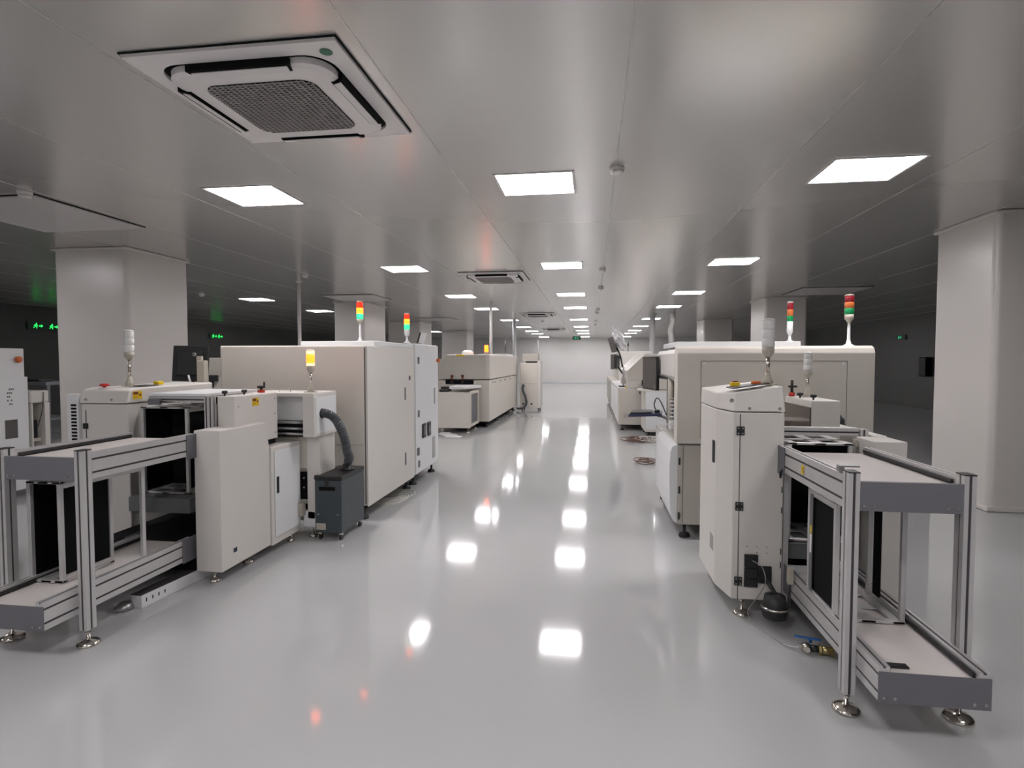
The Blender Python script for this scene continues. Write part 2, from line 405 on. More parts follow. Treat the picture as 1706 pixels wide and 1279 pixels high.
# ---------------------------------------------------------------- ceiling access panels, detectors
def hatch(x0, x1, y0, y1, label):
    t = thing('access_panel', ((x0+x1)/2, (y0+y1)/2, CEIL), label, 'access panel')
    B('gap', 'blackm', t, x0-.012, x1+.012, y0-.012, y1+.012, CEIL-.006, CEIL-.001); B('panel', 'lframe', t, x0, x1, y0, y1, CEIL-.022, CEIL-.006, b=.003)
hatch(-6.1, -4.87, 4.45, 5.69, 'square ceiling hatch with dark edge at upper left, beside a smoke detector')
hatch(4.2, 5.5, 12.2, 13.45, 'square ceiling hatch before the column behind the right printer')
hatch(-6.0, -4.8, 12.1, 13.3, 'square ceiling hatch with dark edge above the printer with two lit towers')
hatch(-6.0, -4.8, 19.0, 20.2, 'small far ceiling hatch above the oven')
D0 = thing('smoke_detector', (0, 0, CEIL), 'x', 'smoke detector', 'round ceiling detectors')
MB().lathe((0, 0, CEIL), [(.03, -.05), (.045, -.045), (.05, -.03), (.042, -.027), (.055, -.022), (.057, -.001)]).build('housing', 'acwhite', D0)
MB().lathe((0, 0, CEIL), [(.0435, -.0295), (.0485, -.0285), (.0435, -.0275)]).build('sensor_slot', 'blackm', D0)
DS = [(.181, 4.454, 'round white smoke detector on the seam right of the first middle light'), (.163, 9.3, 'round detector right of the second middle light'),
      (.17, 11.56, 'round detector just beyond the second middle light'), (.16, 16.35, 'small round detector right of the fourth middle light'),
      (.15, 17.6, 'small round detector just beyond the one at the fourth middle light'), (.13, 21.2, 'tiny far round detector right of the fifth middle light'),
      (.13, 23.2, 'tiny farthest round detector on the middle seam'),
      (-4.89, 4.38, 'round white smoke detector at the corner of the upper left hatch'), (-4.876, 9.24, 'round detector in front of the thin white pole on the left'),
      (-8.56, 11.6, 'round detector beside the wide left column'), (-1.8, 21.0, 'dark round detector beyond the third air conditioner')]
for i, (x, y, l) in enumerate(DS):
    o = D0 if i == 0 else copy_tree(D0); o.location = (x, y, CEIL); o['label'] = l

# ---------------------------------------------------------------- exit signs
def exit_sign(c, face, wd, ht, label, mm, hang=False, double=False):
    x, y, z = c; t = thing('exit_sign', c, label, 'exit sign')
    T = Matrix.Translation(c) @ {'y': Matrix.Rotation(PI/2, 4, 'X'), 'x': Matrix.Rotation(PI/2, 4, 'Z') @ Matrix.Rotation(PI/2, 4, 'X'), '-x': Matrix.Rotation(-PI/2, 4, 'Z') @ Matrix.Rotation(PI/2, 4, 'X')}[face]
    MB().box(-wd/2, wd/2, -ht/2, ht/2, -.03, 0, b=.004, xf=T).build('body', 'exit_bg', t)
    def man(m, cx, s):
        # running figure and arrow
        m.cyl((cx+.12*s, .32*s, .001), .08*s, .003, n=12, xf=T)
        for p in ([(-.02, .22), (.14, .2), (.08, -.05), (-.08, -.02)], [(.12, .18), (.3, .06), (.27, .0), (.1, .1)], [(0, .2), (-.2, .14), (-.26, -.02), (-.2, -.03), (-.15, .07), (0, .12)],
                  [(.05, -.03), (.24, -.14), (.16, -.38), (.1, -.36), (.15, -.17), (-.02, -.1)], [(-.06, 0), (-.1, -.2), (-.32, -.28), (-.34, -.21), (-.15, -.14)]):
            m.prism([(cx+a*s, b*s) for a, b in p], 'z', .001, .004, xf=T)
    n = 2 if double else 1
    for i in range(n):
        m = MB(); cx = (-wd/4+wd/2*i) if double else -wd*.18
        man(m, cx, ht*.95)
        ax = cx+ht*.75
        m.prism([(ax-ht*.3, -ht*.06), (ax, -ht*.06), (ax, -ht*.2), (ax+ht*.28, 0), (ax, ht*.2), (ax, ht*.06), (ax-ht*.3, ht*.06)], 'z', .001, .004, xf=T)
        m.build('pictogram', mm, t)
    if hang:
        for s in (-1, 1): MB().cyl((x+s*wd*.3, y+.015, z+ht/2-.002), .006, CEIL-z-ht/2).build('hanging_rod', 'steel', t)
exit_sign((XL+.04, 13.62, 2.43), 'x', .9, .2, 'green lit exit sign on the dark left wall, left of the wide column', 'exit_', double=True)
exit_sign((XL+.04, 20.8, 2.46), 'x', .7, .22, 'green lit exit sign on the left wall, right of the wide column', 'exit_', double=True)
exit_sign((XR-.04, 21.0, 2.28), '-x', .6, .16, 'small dim green exit sign on the dark right wall, near the orange red tower', 'exit_far')
exit_sign((-.81, 31.0, 2.71), 'y', .45, .18, 'green exit sign hanging from the ceiling before the back wall', 'exit_far', hang=True)

# ================================================================ MAGAZINES (board racks)
def magazine(x0, x1, y0, y1, z0, z1, label, open_right=False, strip=False):
    t = thing('board_magazine', ((x0+x1)/2, (y0+y1)/2, z0), label, 'board magazine', 'board magazines in the two loaders')
    p = .022
    for z in (z0, z1-.014):
        m = MB(); m.box(x0, x1, y0, y0+.03, z, z+.014, b=.002); m.box(x0, x1, y1-.03, y1, z, z+.014, b=.002)
        m.box(x0, x0+.05, y0, y1, z+.001, z+.013); m.box(x1-.05, x1, y0, y1, z+.001, z+.013); m.box((x0+x1)/2-.03, (x0+x1)/2+.03, y0, y1, z+.002, z+.012)
        m.box(x0, x1, (y0+y1)/2-.02, (y0+y1)/2+.02, z+.0025, z+.0115)
        m.build('top_frame' if z > z0 else 'bottom_frame', 'alu', t)
    for x in (x0, x1-p):
        for y in (y0, y1-p): B('post', 'alu', t, x, x+p, y, y+p, z0+.0145, z1-.0145, b=.002)
    for x in (x0, x1-.008):
        for z in (z0+.0145, z1-.0395): B('side_bar', 'alu', t, x, x+.008, y0+p+.0005, y1-p-.0005, z, z+.025)
    if strip:
        q = B('side_strip', 'plate', t, x0-.004, x0-.0005, y1-.075, y1-.045, z0+.03, z1-.03)
        B('rack_sticker', 'yellow', q, x0-.006, x0-.0042, y1-.07, y1-.05, z0+.33, z0+.37); B('rack_sticker', 'paper', q, x0-.006, x0-.0042, y1-.07, y1-.05, z0+.23, z0+.325)
    if open_right:
        B('slotted_strip', 'blackm', t, x1-.02, x1-.009, y1-.13, y1-.07, z0+.04, z1-.04)
    for x in ((x0+.009,) if open_right else (x0+.009, x1-.019)):
        m = MB(); m.box(x, x+.01, y0+p+.001, y1-p-.001, z0+.015, z1-.015)
        n = 40
        for i in range(n):
            z = z0+.03+(z1-z0-.06)*i/(n-1); xx = x+.01 if x < (x0+x1)/2 else x-.006
            m.box(xx, xx+.006, y0+p+.002, y1-p-.002, z-.0015, z+.0015)
        m.build('slotted_side', 'blackm', t)
    B('back_stop', 'blackm', t, x0+.03, x1-(.2 if open_right else .03), y1-.05, y1-.04, z0+.015, z1-.015)
    return t

# ================================================================ LOADER: two-deck aluminium trolley frame
def trolley(t, X0, X1, Y, yend, over=.19):
    pw, pd = .045, .06
    for x in (X0, X1-pw):
        m = MB().ext('z', .085, 1.03, x, x+pw, Y, Y+pd, 1, 1); p = m.build('post', 'alu', t, mat2='slot')
        B('end_cap', 'black', p, x-.001, x+pw+.001, Y-.001, Y+pd+.001, 1.03, 1.036, b=.002)
    for (z0, z1, ya) in ((.875, 1.015, Y+.0), (.175, .315, Y-over)):
        for s, x in ((0, X0+pw+.001 if ya < Y else X0+.0), (1, X1-pw-.041 if ya < Y else X1-.04)):
            ys = ya if ya < Y else Y+pd+.001
            MB().ext('y', ys, yend, x, x+.04, z0, z1, 1, 2).build('side_rail', 'alu', t, mat2='slot')
            xi = x+.04 if s == 0 else x-.012
            MB().box(xi, xi+.012, ys+.02, yend-.02, z1-.03, z1-.012, b=.003).build('guide_strip', 'black', t)
        xa, xb = (X0+pw+.0415, X1-pw-.0415) if ya < Y else (X0+.0415, X1-.0415)
        B('deck', 'deck', t, xa, xb, ya+.008, yend-.005, z1-.06, z1-.036, b=.002)
        # end plate with screws
        xa, xb = (X0+pw-.002, X1-pw+.002)
        yp = ya-.004 if ya < Y else Y+.004
        ep = B('end_plate', 'plate', t, xa, xb, yp, yp+.004 if ya < Y else yp+.02, z0-.003, z1-.02 if ya < Y else z1-.02, b=.001)
        for q in (xa+.02, xa+.06, xb-.06, xb-.02): MB().cyl((q, yp, z0+.018), .006, -.003, 'y', n=10).build('screw', 'steel', ep)
    # corner brackets at the far end of the rails
    for z0 in (.855, .165):
        for x in ((X0-.0045, X1+.0005) if z0 > .5 else (X0+pw-.0035, X1-pw-.0005)):
            MB().box(x, x+.004, yend-.10, yend+.03, z0, z0+.16, b=.001).build('joining_plate', 'plate', t)
    foot(t, X0+.023, Y+.03, .09, .056); foot(t, X1-.023, Y+.03, .09, .056)
    for x in (X0+.02, X1-.02): MB().cyl((x, Y+.03, .07), .009, .02).build('foot_bolt', 'steel', t)

# ---------------------------------------------------------------- LEFT loader
LX0, LX1, LY = -3.115, -2.605, 2.585
TL = thing('magazine_loader', (-2.9, 3.6, 0), 'pale magazine loader at left with two deck aluminium trolley frame and unlit frosted lamp', 'magazine loader')
trolley(TL, LX0, LX1, LY, 3.45)
# tall control cabinet on the wall side
cb = MB().prism([(-3.86, .1), (-3.46, .1), (-3.46, 1.17), (-3.86, 1.17)], 'y', 3.84, 4.8, bev=.008).build('tall_cabinet', 'white', TL)
lid = MB().prism([(3.82, 1.175), (3.86, 1.275), (3.93, 1.29), (4.8, 1.30), (4.8, 1.175)], 'x', -3.865, -3.45, bev=.012).build('slanted_lid', 'white', TL)
B('side_pillar', 'bright', TL, -3.965, -3.865, 3.82, 3.87, .1, 1.245, b=.004)
m = MB()
for i in range(28): m.box(-3.925, -3.88, 3.817, 3.82, .45+.026*i, .45+.026*i+.015)
m.build('cooling_slots', 'blackm', TL)
for z in (1.0, .72, .4):
    h = MB(); h.box(-3.84, -3.80, 3.828, 3.84, z-.022, z+.022, b=.003); h.build('hinge', 'black', TL)
MB().box(-3.822, -3.817, 3.8375, 3.8405, .14, 1.12).build('door_gap', 'blackm', TL)
for x in (-3.80, -3.58): MB().cyl((x, 3.823, 1.205), .009, -.004, 'y', n=12).build('lid_screw', 'steel', TL)
sticker(TL, (-3.4485, 3.92, 1.235), .09, .06, 'x')
for z in (.74, .55, .3): B('slot_mark', 'blackm', TL, -3.4585, -3.457, 4.02, 4.03, z, z+.045)
em = MB().lathe((-3.74, 3.93, 1.292), [(.012, 0), (.012, .008), (.03, .01), (.032, .02), (.026, .028)]).build('stop_button', 'red', TL)
MB().box(-3.62, -3.50, 4.0, 4.2, 1.298, 1.304, b=.002).build('control_plate', 'slot', TL)
MB().box(-3.55, -3.50, 4.2, 4.26, 1.302, 1.33, b=.006).build('selector_switch', 'yellow', TL)
tower(TL, -3.60, 4.02, 1.298, .22, [('frosted', .055), ('frosted', .055), ('frosted', .055)], r=.036, base_h=.045, foot_kind='bracket')
foot(TL, -3.78, 3.92, .1); foot(TL, -3.52, 3.92, .1); foot(TL, -3.52, 4.7, .1)
# upper transfer frame: table top beam, posts, gripper
m = MB(); m.box(-3.15, -2.70, 3.68, 4.31, 1.245, 1.265, b=.003); m.build('table_top', 'bright', TL)
MB().ext('x', -3.15, -2.705, 3.68, 3.72, 1.20, 1.243, 1, 1).build('front_beam', 'alu', TL, mat2='slot')
MB().ext('z', .95, 1.243, -2.70, -2.64, 3.66, 3.705, 2, 1).build('frame_post', 'alu', TL, mat2='slot')
MB().ext('z', .1, 1.243, -3.40, -3.36, 4.45, 4.49, 1, 1).build('frame_post', 'alu', TL, mat2='slot')
B('pusher_block', 'plate', TL, -3.13, -3.04, 3.645, 3.678, 1.185, 1.225, b=.004)
MB().cyl((-3.04, 3.665, 1.205), .006, .18, 'x').build('pusher_rod', 'chrome', TL)
# lift
B('lift_platform', 'dgrey', TL, -3.28, -2.80, 3.62, 4.25, .42, .525, b=.004)
B('lift_column', 'blackm', TL, -3.34, -2.80, 4.36, 4.44, .10, 1.19)
for x in (-3.22, -3.02, -2.88): MB().cyl((x, 4.20, .25), .008, .17).build('guide_rod', 'steel', TL)
# white cover panels on the aisle side
c = MB().prism([(3.44, .085), (4.02, .085), (4.02, .835), (3.98, 1.035), (3.44, 1.035)], 'x', -2.62, -2.43, bev=.006).build('aisle_cover', 'white', TL)
d = MB().box(-2.76, -2.42, 4.025, 4.46, .075, .835, b=.006).build('aisle_cabinet', 'white', TL)
B('door', 'bright', d, -2.419, -2.412, 4.06, 4.44, .13, .80, b=.003)
B('door_handle', 'black', d, -2.411, -2.405, 4.08, 4.11, .47, .60, b=.004)
MB().box(-2.429, -2.4285, 3.56, 3.60, .18, .21).build('rating_label', 'navy', c)
ub = MB().prism([(3.71, .88), (4.26, .88), (4.26, 1.245), (3.71, 1.245)], 'x', -2.635, -2.50, bev=.006).build('side_housing', 'white', TL)
sticker(TL, (-2.499, 3.96, 1.19), .085, .06, 'x')
for (y, z) in ((3.75, 1.17), (4.22, 1.20), (4.22, 1.08), (4.22, .93), (3.75, .98)): MB().cyl((-2.4985, y, z), .006, .003, 'x', n=10).build('screw', 'steel', ub)
knob(TL, -2.61, 3.76, 1.246); knob(TL, -2.57, 3.93, 1.246)
m = MB(); m.lathe((-2.60, 4.20, 1.246), [(.028, 0), (.026, .02)]); m.build('base_ring', 'redbutton', TL)
m = MB(); m.cyl((-2.60, 4.20, 1.266), .01, .02); m.box(-2.625, -2.575, 4.18, 4.22, 1.28, 1.30, b=.005); m.cyl((-2.58, 4.21, 1.30), .008, .03); m.build('clamp_knob', 'black', TL)
B('gap_ledge', 'blackm', TL, -2.74, -2.52, 3.98, 4.26, .842, .88)
foot(TL, -2.53, 3.50, .085, .04); foot(TL, -2.52, 3.86, .085, .04); foot(TL, -2.47, 4.38, .076, .03)
m = MB(); m.box(-2.70, -2.68, 3.06, 3.085, .28, .858, b=.002); m.box(-2.70, -2.68, 2.70, 3.06, .838, .858, b=.002); m.box(-2.705, -2.675, 3.05, 3.095, .28, .288); m.build('stop_frame', 'alu', TL)
magazine(-3.06, -2.85, 2.69, 3.03, .284, .842, 'black and silver board magazine standing on the lower deck of the left trolley')
B('dark_fill_block', 'blackm', TL, -3.42, -2.66, 3.47, 4.35, .08, .25)  # black block added to darken the space below the lift
B('lift_shroud', 'blackm', TL, -3.44, -3.26, 3.95, 3.97, .5, 1.14)
magazine(-3.26, -2.885, 3.73, 4.06, .528, 1.165, 'tall board magazine standing on the lift of the left loader')
magazine(-3.31, -3.12, 4.12, 4.25, .48, 1.0, 'narrow dark board magazine behind the tall one on the left lift') if False else None
# floor channel under the left trolley
t = thing('cable_channel', (-2.62, 3.45, 0), 'low white perforated metal channel on the floor under the left trolley', 'cable channel')
XF = Matrix.Translation((-2.72, 3.05, 0)) @ Matrix.Rotation(math.radians(-6), 4, 'Z')
MB().box(-.05, .03, 0, .66, .0, .075, b=.003, xf=XF).build('channel_body', 'bright', t)
MB().box(-.052, .024, .0, .62, .0755, .079, xf=XF).build('dark_lid', 'slot', t)
m = MB()
for i in range(4): m.box(.0305, .031, .03+.045*i, .038+.045*i, .03, .052, xf=XF)
m.build('perforation', 'blackm', t)
MB().lathe((-2.79, 3.02, 0), [(.05, 0), (.055, .015), (.045, .035), (.02, .045)]).build('domed_foot', 'steel', t)

# ---------------------------------------------------------------- RIGHT loader
RX0, RX1, RY = 1.065, 1.55, 2.53
TR = thing('magazine_loader', (1.25, 3.3, 0), 'pale magazine loader at right with hinged cabinet door and two deck trolley frame', 'magazine loader')
trolley(TR, RX0, RX1, RY, 3.42)
cy0, cy1 = 3.43, 4.15
pts = [(.815, cy0), (1.095, cy0), (1.095, cy1), (.765, cy1), (.765, cy0+.22)]
MB().prism(pts, 'z', .105, 1.2, bev=.006).build('tall_cabinet', 'white', TR)
m = MB(); t_ = bmesh.new()
lo = [(.812, cy0-.004), (1.098, cy0-.004), (1.098, cy1), (.762, cy1), (.762, cy0+.22)]
A = [t_.verts.new((x, y, 1.205)) for x, y in lo]
zt = [1.30, 1.352, 1.352, 1.325, 1.275]
hi = [(.832, cy0+.03), (1.094, cy0+.03), (1.094, cy1), (.768, cy1), (.77, cy0+.235)]
Bv = [t_.verts.new((x, y, z)) for (x, y), z in zip(hi, [1.312, 1.352, 1.352, 1.31, 1.30])]
t_.faces.new(A[::-1]); t_.faces.new(Bv)
for i in range(5): t_.faces.new((A[i], A[(i+1) % 5], Bv[(i+1) % 5], Bv[i]))
bmesh.ops.recalc_face_normals(t_, faces=t_.faces); bmesh.ops.bevel(t_, geom=t_.edges[:], offset=.008, segments=2, profile=.5, affect='EDGES')
m._merge(t_); m.build('slanted_lid', 'white', TR)
MB().box(.8495, .8535, cy0-.0012, cy0+.001, .105, 1.19).build('door_gap', 'blackm', TR)
for z in (1.095, .655, .215):
    h = MB(); h.box(.83, .874, cy0-.012, cy0-.0015, z-.025, z+.025, b=.003); hh = h.build('hinge', 'black', TR)
    for dx in (.84, .864):
        for dz in (-.015, .015): MB().cyl((dx, cy0-.012, z+dz), .0045, -.002, 'y', n=8).build('hinge_screw', 'steel', hh)
for x in (.90, 1.065): MB().cyl((x, cy0-.004, 1.225), .008, -.004, 'y', n=12).build('lid_screw', 'steel', TR)
XS = Matrix.Translation((.79, cy0+.11, 0)) @ Matrix.Rotation(-math.atan2(.22, .05)+0, 4, 'Z')
B('door_handle', 'black', TR, .757, .7645, cy0+.25, cy0+.30, .86, 1.0, b=.003)
MB().cyl((.805, cy0+.02, 1.268), .012, -.01, 'y').build('lid_lock', 'steel', TR)
for (x, z) in ((.90, .42), (.955, .42), (1.01, .42), (1.01, .385), (.955, .385)): MB().cyl((x, cy0-.0005, z), .003, -.001, 'y', n=8).build('screw_hole', 'blackm', TR)
# sockets
for (x0, x1, z0, z1) in ((.885, .96, .30, .375), (.885, .96, .235, .296), (.885, .96, .185, .231), (.962, 1.035, .21, .31)):
    s_ = MB().box(x0, x1, cy0-.014, cy0-.001, z0, z1, b=.002).build('air_socket', 'black', TR)
    MB().cyl(((x0+x1)/2, cy0-.014, (z0+z1)/2), .010, -.004, 'y').build('socket_ring', 'rubber', s_)
MB().tube([(.925, cy0-.02, .345), (.97, cy0-.06, .32), (.985, cy0-.07, .24), (.96, cy0-.05, .16), (.90, cy0-.04, .05), (.93, cy0-.12, .006), (.99, 3.16, .005), (1.03, 3.08, .012), (1.09, 3.05, .03)], .0028, n=6).build('air_line', 'steel', TR)
# air unit, round and black
au = MB().lathe((1.02, 3.30, .06), [(.02, 0), (.062, .01), (.07, .04), (.07, .075), (.06, .095), (.055, .13), (.02, .14)]).build('vacuum_generator', 'black', TR)
MB().lathe((1.02, 3.30, .12), [(.072, 0), (.074, .006), (.072, .012)]).build('clamp_ring', 'chrome', au)
MB().tube([(1.02, 3.30, .2), (1.0, 3.36, .24), (.99, cy0-.01, .25)], .012, n=8).build('air_pipe', 'black', au)
# control plate and switches on the lid
T = Matrix.Translation((.93, 3.62, 1.335)) @ Matrix.Rotation(math.radians(7), 4, 'Y') @ Matrix.Rotation(math.radians(-4), 4, 'X')
m = MB(); m.box(-.1, .08, -.07, .10, .0, .008, b=.002, xf=Matrix.Translation((.93, 3.60, 1.345)) @ Matrix.Rotation(math.radians(-9), 4, 'Y')); cp = m.build('control_plate', 'plate', TR)
MB().box(.845, .895, 3.62, 3.68, 1.342, 1.368, b=.005).build('yellow_collar', 'yellow', cp)
MB().box(.855, .887, 3.63, 3.67, 1.368, 1.376, b=.003).build('switch_cap', 'darkred', cp)
MB().lathe((.975, 3.58, 1.352), [(.012, 0), (.012, .006), (.028, .01), (.028, .02), (.02, .026)], n=20).build('stop_button', 'orange', cp)
MB().box(.99, 1.06, 3.60, 3.612, 1.358, 1.364).build('bar_handle', 'rubber', cp)
tower(TR, 1.058, 3.64, 1.352, .18, [('frosted', .053), ('frosted', .053), ('frosted', .053)], r=.036, base_h=.05, foot_kind='bracket')
foot(TR, .885, 3.47, .11, .05); foot(TR, .85, 4.05, .11, .045); foot(TR, 1.05, 4.05, .11, .045)
# side slots
for z in (.88, .74, .62, .3, .38): B('slot_mark', 'blackm', TR, 1.0835, 1.0885, cy0-.0015, cy0+.0005, z, z+.035)
m = MB()
for i in range(9): m.box(.7638, .765, cy0+.26, cy0+.36, .30+.011*i, .304+.011*i)
m.build('cooling_slots', 'print_', TR)
# lift and interior
B('lift_column', 'blackm', TR, 1.12, 1.50, 4.02, 4.08, .12, 1.02)
B('lift_platform', 'dgrey', TR, 1.14, 1.50, 3.5, 3.95, .335, .43, b=.004)
MB().box(1.10, 1.13, 3.44, 3.47, .1, .98).build('guide_rail', 'alu', TR)
MB().ext('x', 1.10, 1.60, 3.68, 3.72, 1.045, 1.085, 1, 1).build('front_beam', 'alu', TR, mat2='slot')
MB().box(1.10, 1.595, 3.682, 3.72, 1.0855, 1.093, b=.001).build('beam_cap', 'bright', TR)
MB().ext('z', .12, 1.085, 1.602, 1.648, 3.67, 3.72, 1, 1).build('frame_post', 'alu', TR, mat2='slot')
m = MB(); m.box(1.55, 1.585, 3.64, 3.66, .985, 1.03, b=.003); m.cyl((1.575, 3.64, 1.0), .02, -.015, 'y'); m.build('fan_mount', 'ivory', TR)
# side cover on the far right
sb = MB(); sb.box(1.535+.04, 1.745, 3.43, 3.66, .085, 1.045, b=.005); sb.box(1.665, 1.745, 3.655, 4.35, .085, 1.05, b=.005); sb.build('side_cover', 'white', TR)
m = MB(); m.box(1.395, 1.435, 3.0, 3.02, .3, .301); m.bm.free()
sticker(TR, (1.0635, 3.05, .945), .03, .045, '-x', 'warn')
for yy, zz in ((2.62, 1.018), ):
    m = MB(); m.box(1.062, 1.085, yy, yy+.03, zz, zz+.03, b=.002); m.box(1.085, 1.15, yy+.005, yy+.025, zz+.02, zz+.03, b=.002); m.build('stop_bracket', 'steel', TR)
m = MB(); m.box(1.075, 1.104, 3.26, 3.29, .27, .36, b=.003); sn = m.build('limit_sensor', 'ivory', TR)
MB().tube([(1.09, 3.275, .275), (1.085, 3.27, .2), (1.09, 3.26, .13)], .003, n=6).build('sensor_cable', 'black', sn)
MB().tube([(1.09, 3.34, .9), (1.055, 3.35, .88), (1.055, 3.36, .84)], .006).build('latch_pin', 'black', TR)
magazine(1.125, 1.435, 2.80, 3.14, .284, .846, 'black and silver board magazine standing on the lower deck of the right trolley', open_right=True, strip=True)
sticker(TR, (1.122, 3.07, .68), .02, .16, '-x', 'laser') if False else None
magazine(1.145, 1.50, 3.52, 3.92, .435, 1.02, 'board magazine standing on the lift of the right loader, flat frame top showing')
# white folded dark thing on lower deck
B('stop_plate', 'black', TR, 1.18, 1.25, RY-.13, RY-.10, .2795, .288)

# valve on the floor
t = thing('ball_valve', (1.12, 3.04, 0), 'brass and steel ball valve with blue lever lying on the floor under the right trolley', 'valve')
XF = Matrix.Translation((1.10, 3.05, .028)) @ Matrix.Rotation(math.radians(-14), 4, 'Z')
m = MB(); m.cyl((-.035, 0, 0), .012, .02, 'x', xf=XF); m.lathe((0, 0, 0), [(.01, -.022), (.02, -.016), (.024, 0), (.02, .016), (.01, .022)], xf=XF); m.cyl((0, -.005, 0), .016, -.022, 'y', xf=XF)
m.build('valve_body', 'chrome', t)
MB().cyl((.02, 0, 0), .018, .035, 'x', xf=XF).build('coupling', 'black', t)
m = MB(); m.cyl((.056, 0, 0), .027, .012, 'x', n=6, smooth=False, xf=XF); m.cyl((.066, 0, 0), .019, .05, 'x', xf=XF); m.cyl((.112, 0, 0), .025, .012, 'x', n=6, smooth=False, xf=XF); m.build('brass_nut', 'brass', t)
m = MB(); m.cyl((0.02, .02, .02), .008, .022, xf=XF); m.box(-.055, .07, .008, .03, .038, .044, b=.003, xf=XF); m.build('lever', 'blue', t)

# ================================================================ LEFT conveyor with amber beacon
TC = thing('inspection_conveyor', (-2.5, 4.55, 0), 'pale conveyor unit with glowing amber beacon between left loader and wide machine', 'conveyor')
B('top_cover', 'white', TC, -2.86, -2.225, 4.33, 4.74, 1.205, 1.235, b=.004)
B('hood_end', 'white', TC, -2.325, -2.225, 4.335, 4.74, .875, 1.205, b=.004)
B('side_vent_panel', 'bright', TC, -2.2245, -2.2215, 4.36, 4.73, .90, 1.20)
B('inner_panel', 'bright', TC, -2.80, -2.345, 4.45, 4.46, 1.0, 1.203)
B('dark_strip', 'slot', TC, -2.343, -2.327, 4.40, 4.45, .89, 1.2)
for z in (.985, .935, .89): MB().cyl((-2.80, 4.42, z), .012, .455, 'x').build('conveyor_rail', 'steel', TC)
B('conveyor_bed', 'blackm', TC, -2.80, -2.345, 4.43, 4.72, .865, .985)
B('under_panel', 'cream', TC, -2.80, -2.36, 4.47, 4.72, .60, .86)
B('pedestal', 'white', TC, -2.36, -2.25, 4.46, 4.73, .17, .873, b=.004)
B('pedestal_back', 'bright', TC, -2.31, -2.255, 4.735, 4.76, .3, .87)
s_ = B('electrical_panel', 'blackm', TC, -2.56, -2.37, 4.48, 4.5, .33, .56)
for (x, z) in ((-2.40, .51), (-2.40, .43)): MB().cyl((x, 4.48, z), .008, -.003, 'y').build('terminal', 'steel', s_)
MB().tube([(-2.45, 4.478, .55), (-2.44, 4.47, .45), (-2.47, 4.47, .34)], .003).build('wire', 'cable_w', s_)
rg = B('air_regulator', 'ivory', TC, -2.54, -2.38, 4.40, 4.47, .20, .31, b=.008)
B('gauge', 'black', rg, -2.53, -2.46, 4.395, 4.40, .215, .275, b=.002)
B('cross_beam', 'white', TC, -2.80, -2.33, 4.60, 4.66, .11, .17, b=.004)
B('foot_block', 'bright', TC, -2.40, -2.29, 4.46, 4.60, .10, .235, b=.006)
foot(TC, -2.345, 4.53, .1, .042); foot(TC, -2.74, 4.63, .11, .042)
m = MB(); m.tube([(-2.62, 4.5, 1.235), (-2.62, 4.5, 1.262), (-2.60, 4.5, 1.265), (-2.54, 4.5, 1.265), (-2.52, 4.5, 1.262), (-2.52, 4.5, 1.235)], .003, n=6, sub=3); m.build('lift_handle', 'steel', TC)
tower(TC, -2.31, 4.45, 1.235, .175, [('warm_lens', .022), ('lit_amber', .075), ('warm_lens', .03)], r=.033, base_h=.045, foot_kind='bracket')
MB().cyl((-2.222, 4.46, 1.06), .042, .006, 'x').build('hose_port', 'black', TC)
# fume extractor
TE = thing('fume_extractor', (-2.15, 4.68, 0), 'dark slate fume extractor box on casters with black corrugated hose', 'fume extractor')
MB().box(-2.28, -2.045, 4.43, 4.90, .065, .505, b=.005).build('housing', 'extract', TE)
MB().prism([(-2.285, 4.425), (-2.04, 4.425), (-2.04, 4.905), (-2.285, 4.905)], 'z', .507, .545, bev=.008).build('lid', 'extract_top', TE)
B('handle_recess', 'blackm', TE, -2.24, -2.10, 4.424, 4.4295, .42, .452, b=.002)
B('latch', 'extract_top', TE, -2.185, -2.155, 4.418, 4.4245, .46, .515, b=.002)
B('label_plate', 'ivory', TE, -2.27, -2.185, 4.427, 4.4295, .09, .145, b=.001)
for (x, z) in ((-2.25, .22), (-2.08, .22)): MB().cyl((x, 4.43, z), .006, -.003, 'y').build('screw', 'steel', TE)
for x in (-2.25, -2.07):
    for y in (4.47, 4.86):
        c = MB().box(x-.012, x+.012, y-.012, y+.012, .04, .066).build('caster', 'chrome', TE)
        MB().cyl((x-.009, y, .024), .024, .018, 'x').build('wheel', 'rubber', c)
MB().lathe((-2.12, 4.72, .545), [(.06, 0), (.06, .01), (.042, .02), (.04, .05)]).build('hose_collar', 'black', TE)
MB().tube([(-2.235, 4.46, 1.06), (-2.18, 4.46, 1.06), (-2.12, 4.48, 1.02), (-2.085, 4.52, .93), (-2.075, 4.58, .82), (-2.08, 4.63, .72), (-2.085, 4.68, .66), (-2.11, 4.72, .62), (-2.12, 4.72, .56)], .036, n=16, corr=.09, sub=10).build('hose', 'hose', TE)

# ================================================================ LEFT wide machine (printer)
def caster_foot(parent, x, y, top=.12):
    m = MB(); m.lathe((x, y, 0), [(.045, 0), (.048, .012), (.04, .03), (.014, .04), (.014, top)]); return m.build('machine_foot', 'rubber', parent)
TP = thing('solder_paste_printer', (-2.8, 5.8, 0), 'wide cream machine at left with two three colour signal towers lit amber', 'production machine')
MB().box(-3.535, -2.075, 5.035, 6.50, .14, 1.64, b=.01).build('body', 'cream', TP)
B('front_panel', 'cream', TP, -3.52, -2.085, 5.026, 5.034, .16, 1.63, b=.003)
m = MB(); m.box(-2.36, -2.10, 5.0245, 5.0262, .712, .715); m.build('panel_joint', 'print_', TP)
B('aisle_door', 'white', TP, -2.074, -2.062, 5.045, 6.43, .13, 1.635, b=.004)
MB().cyl((-2.0618, 6.28, 1.30), .028, .004, 'x').build('round_lock', 'screen', TP)
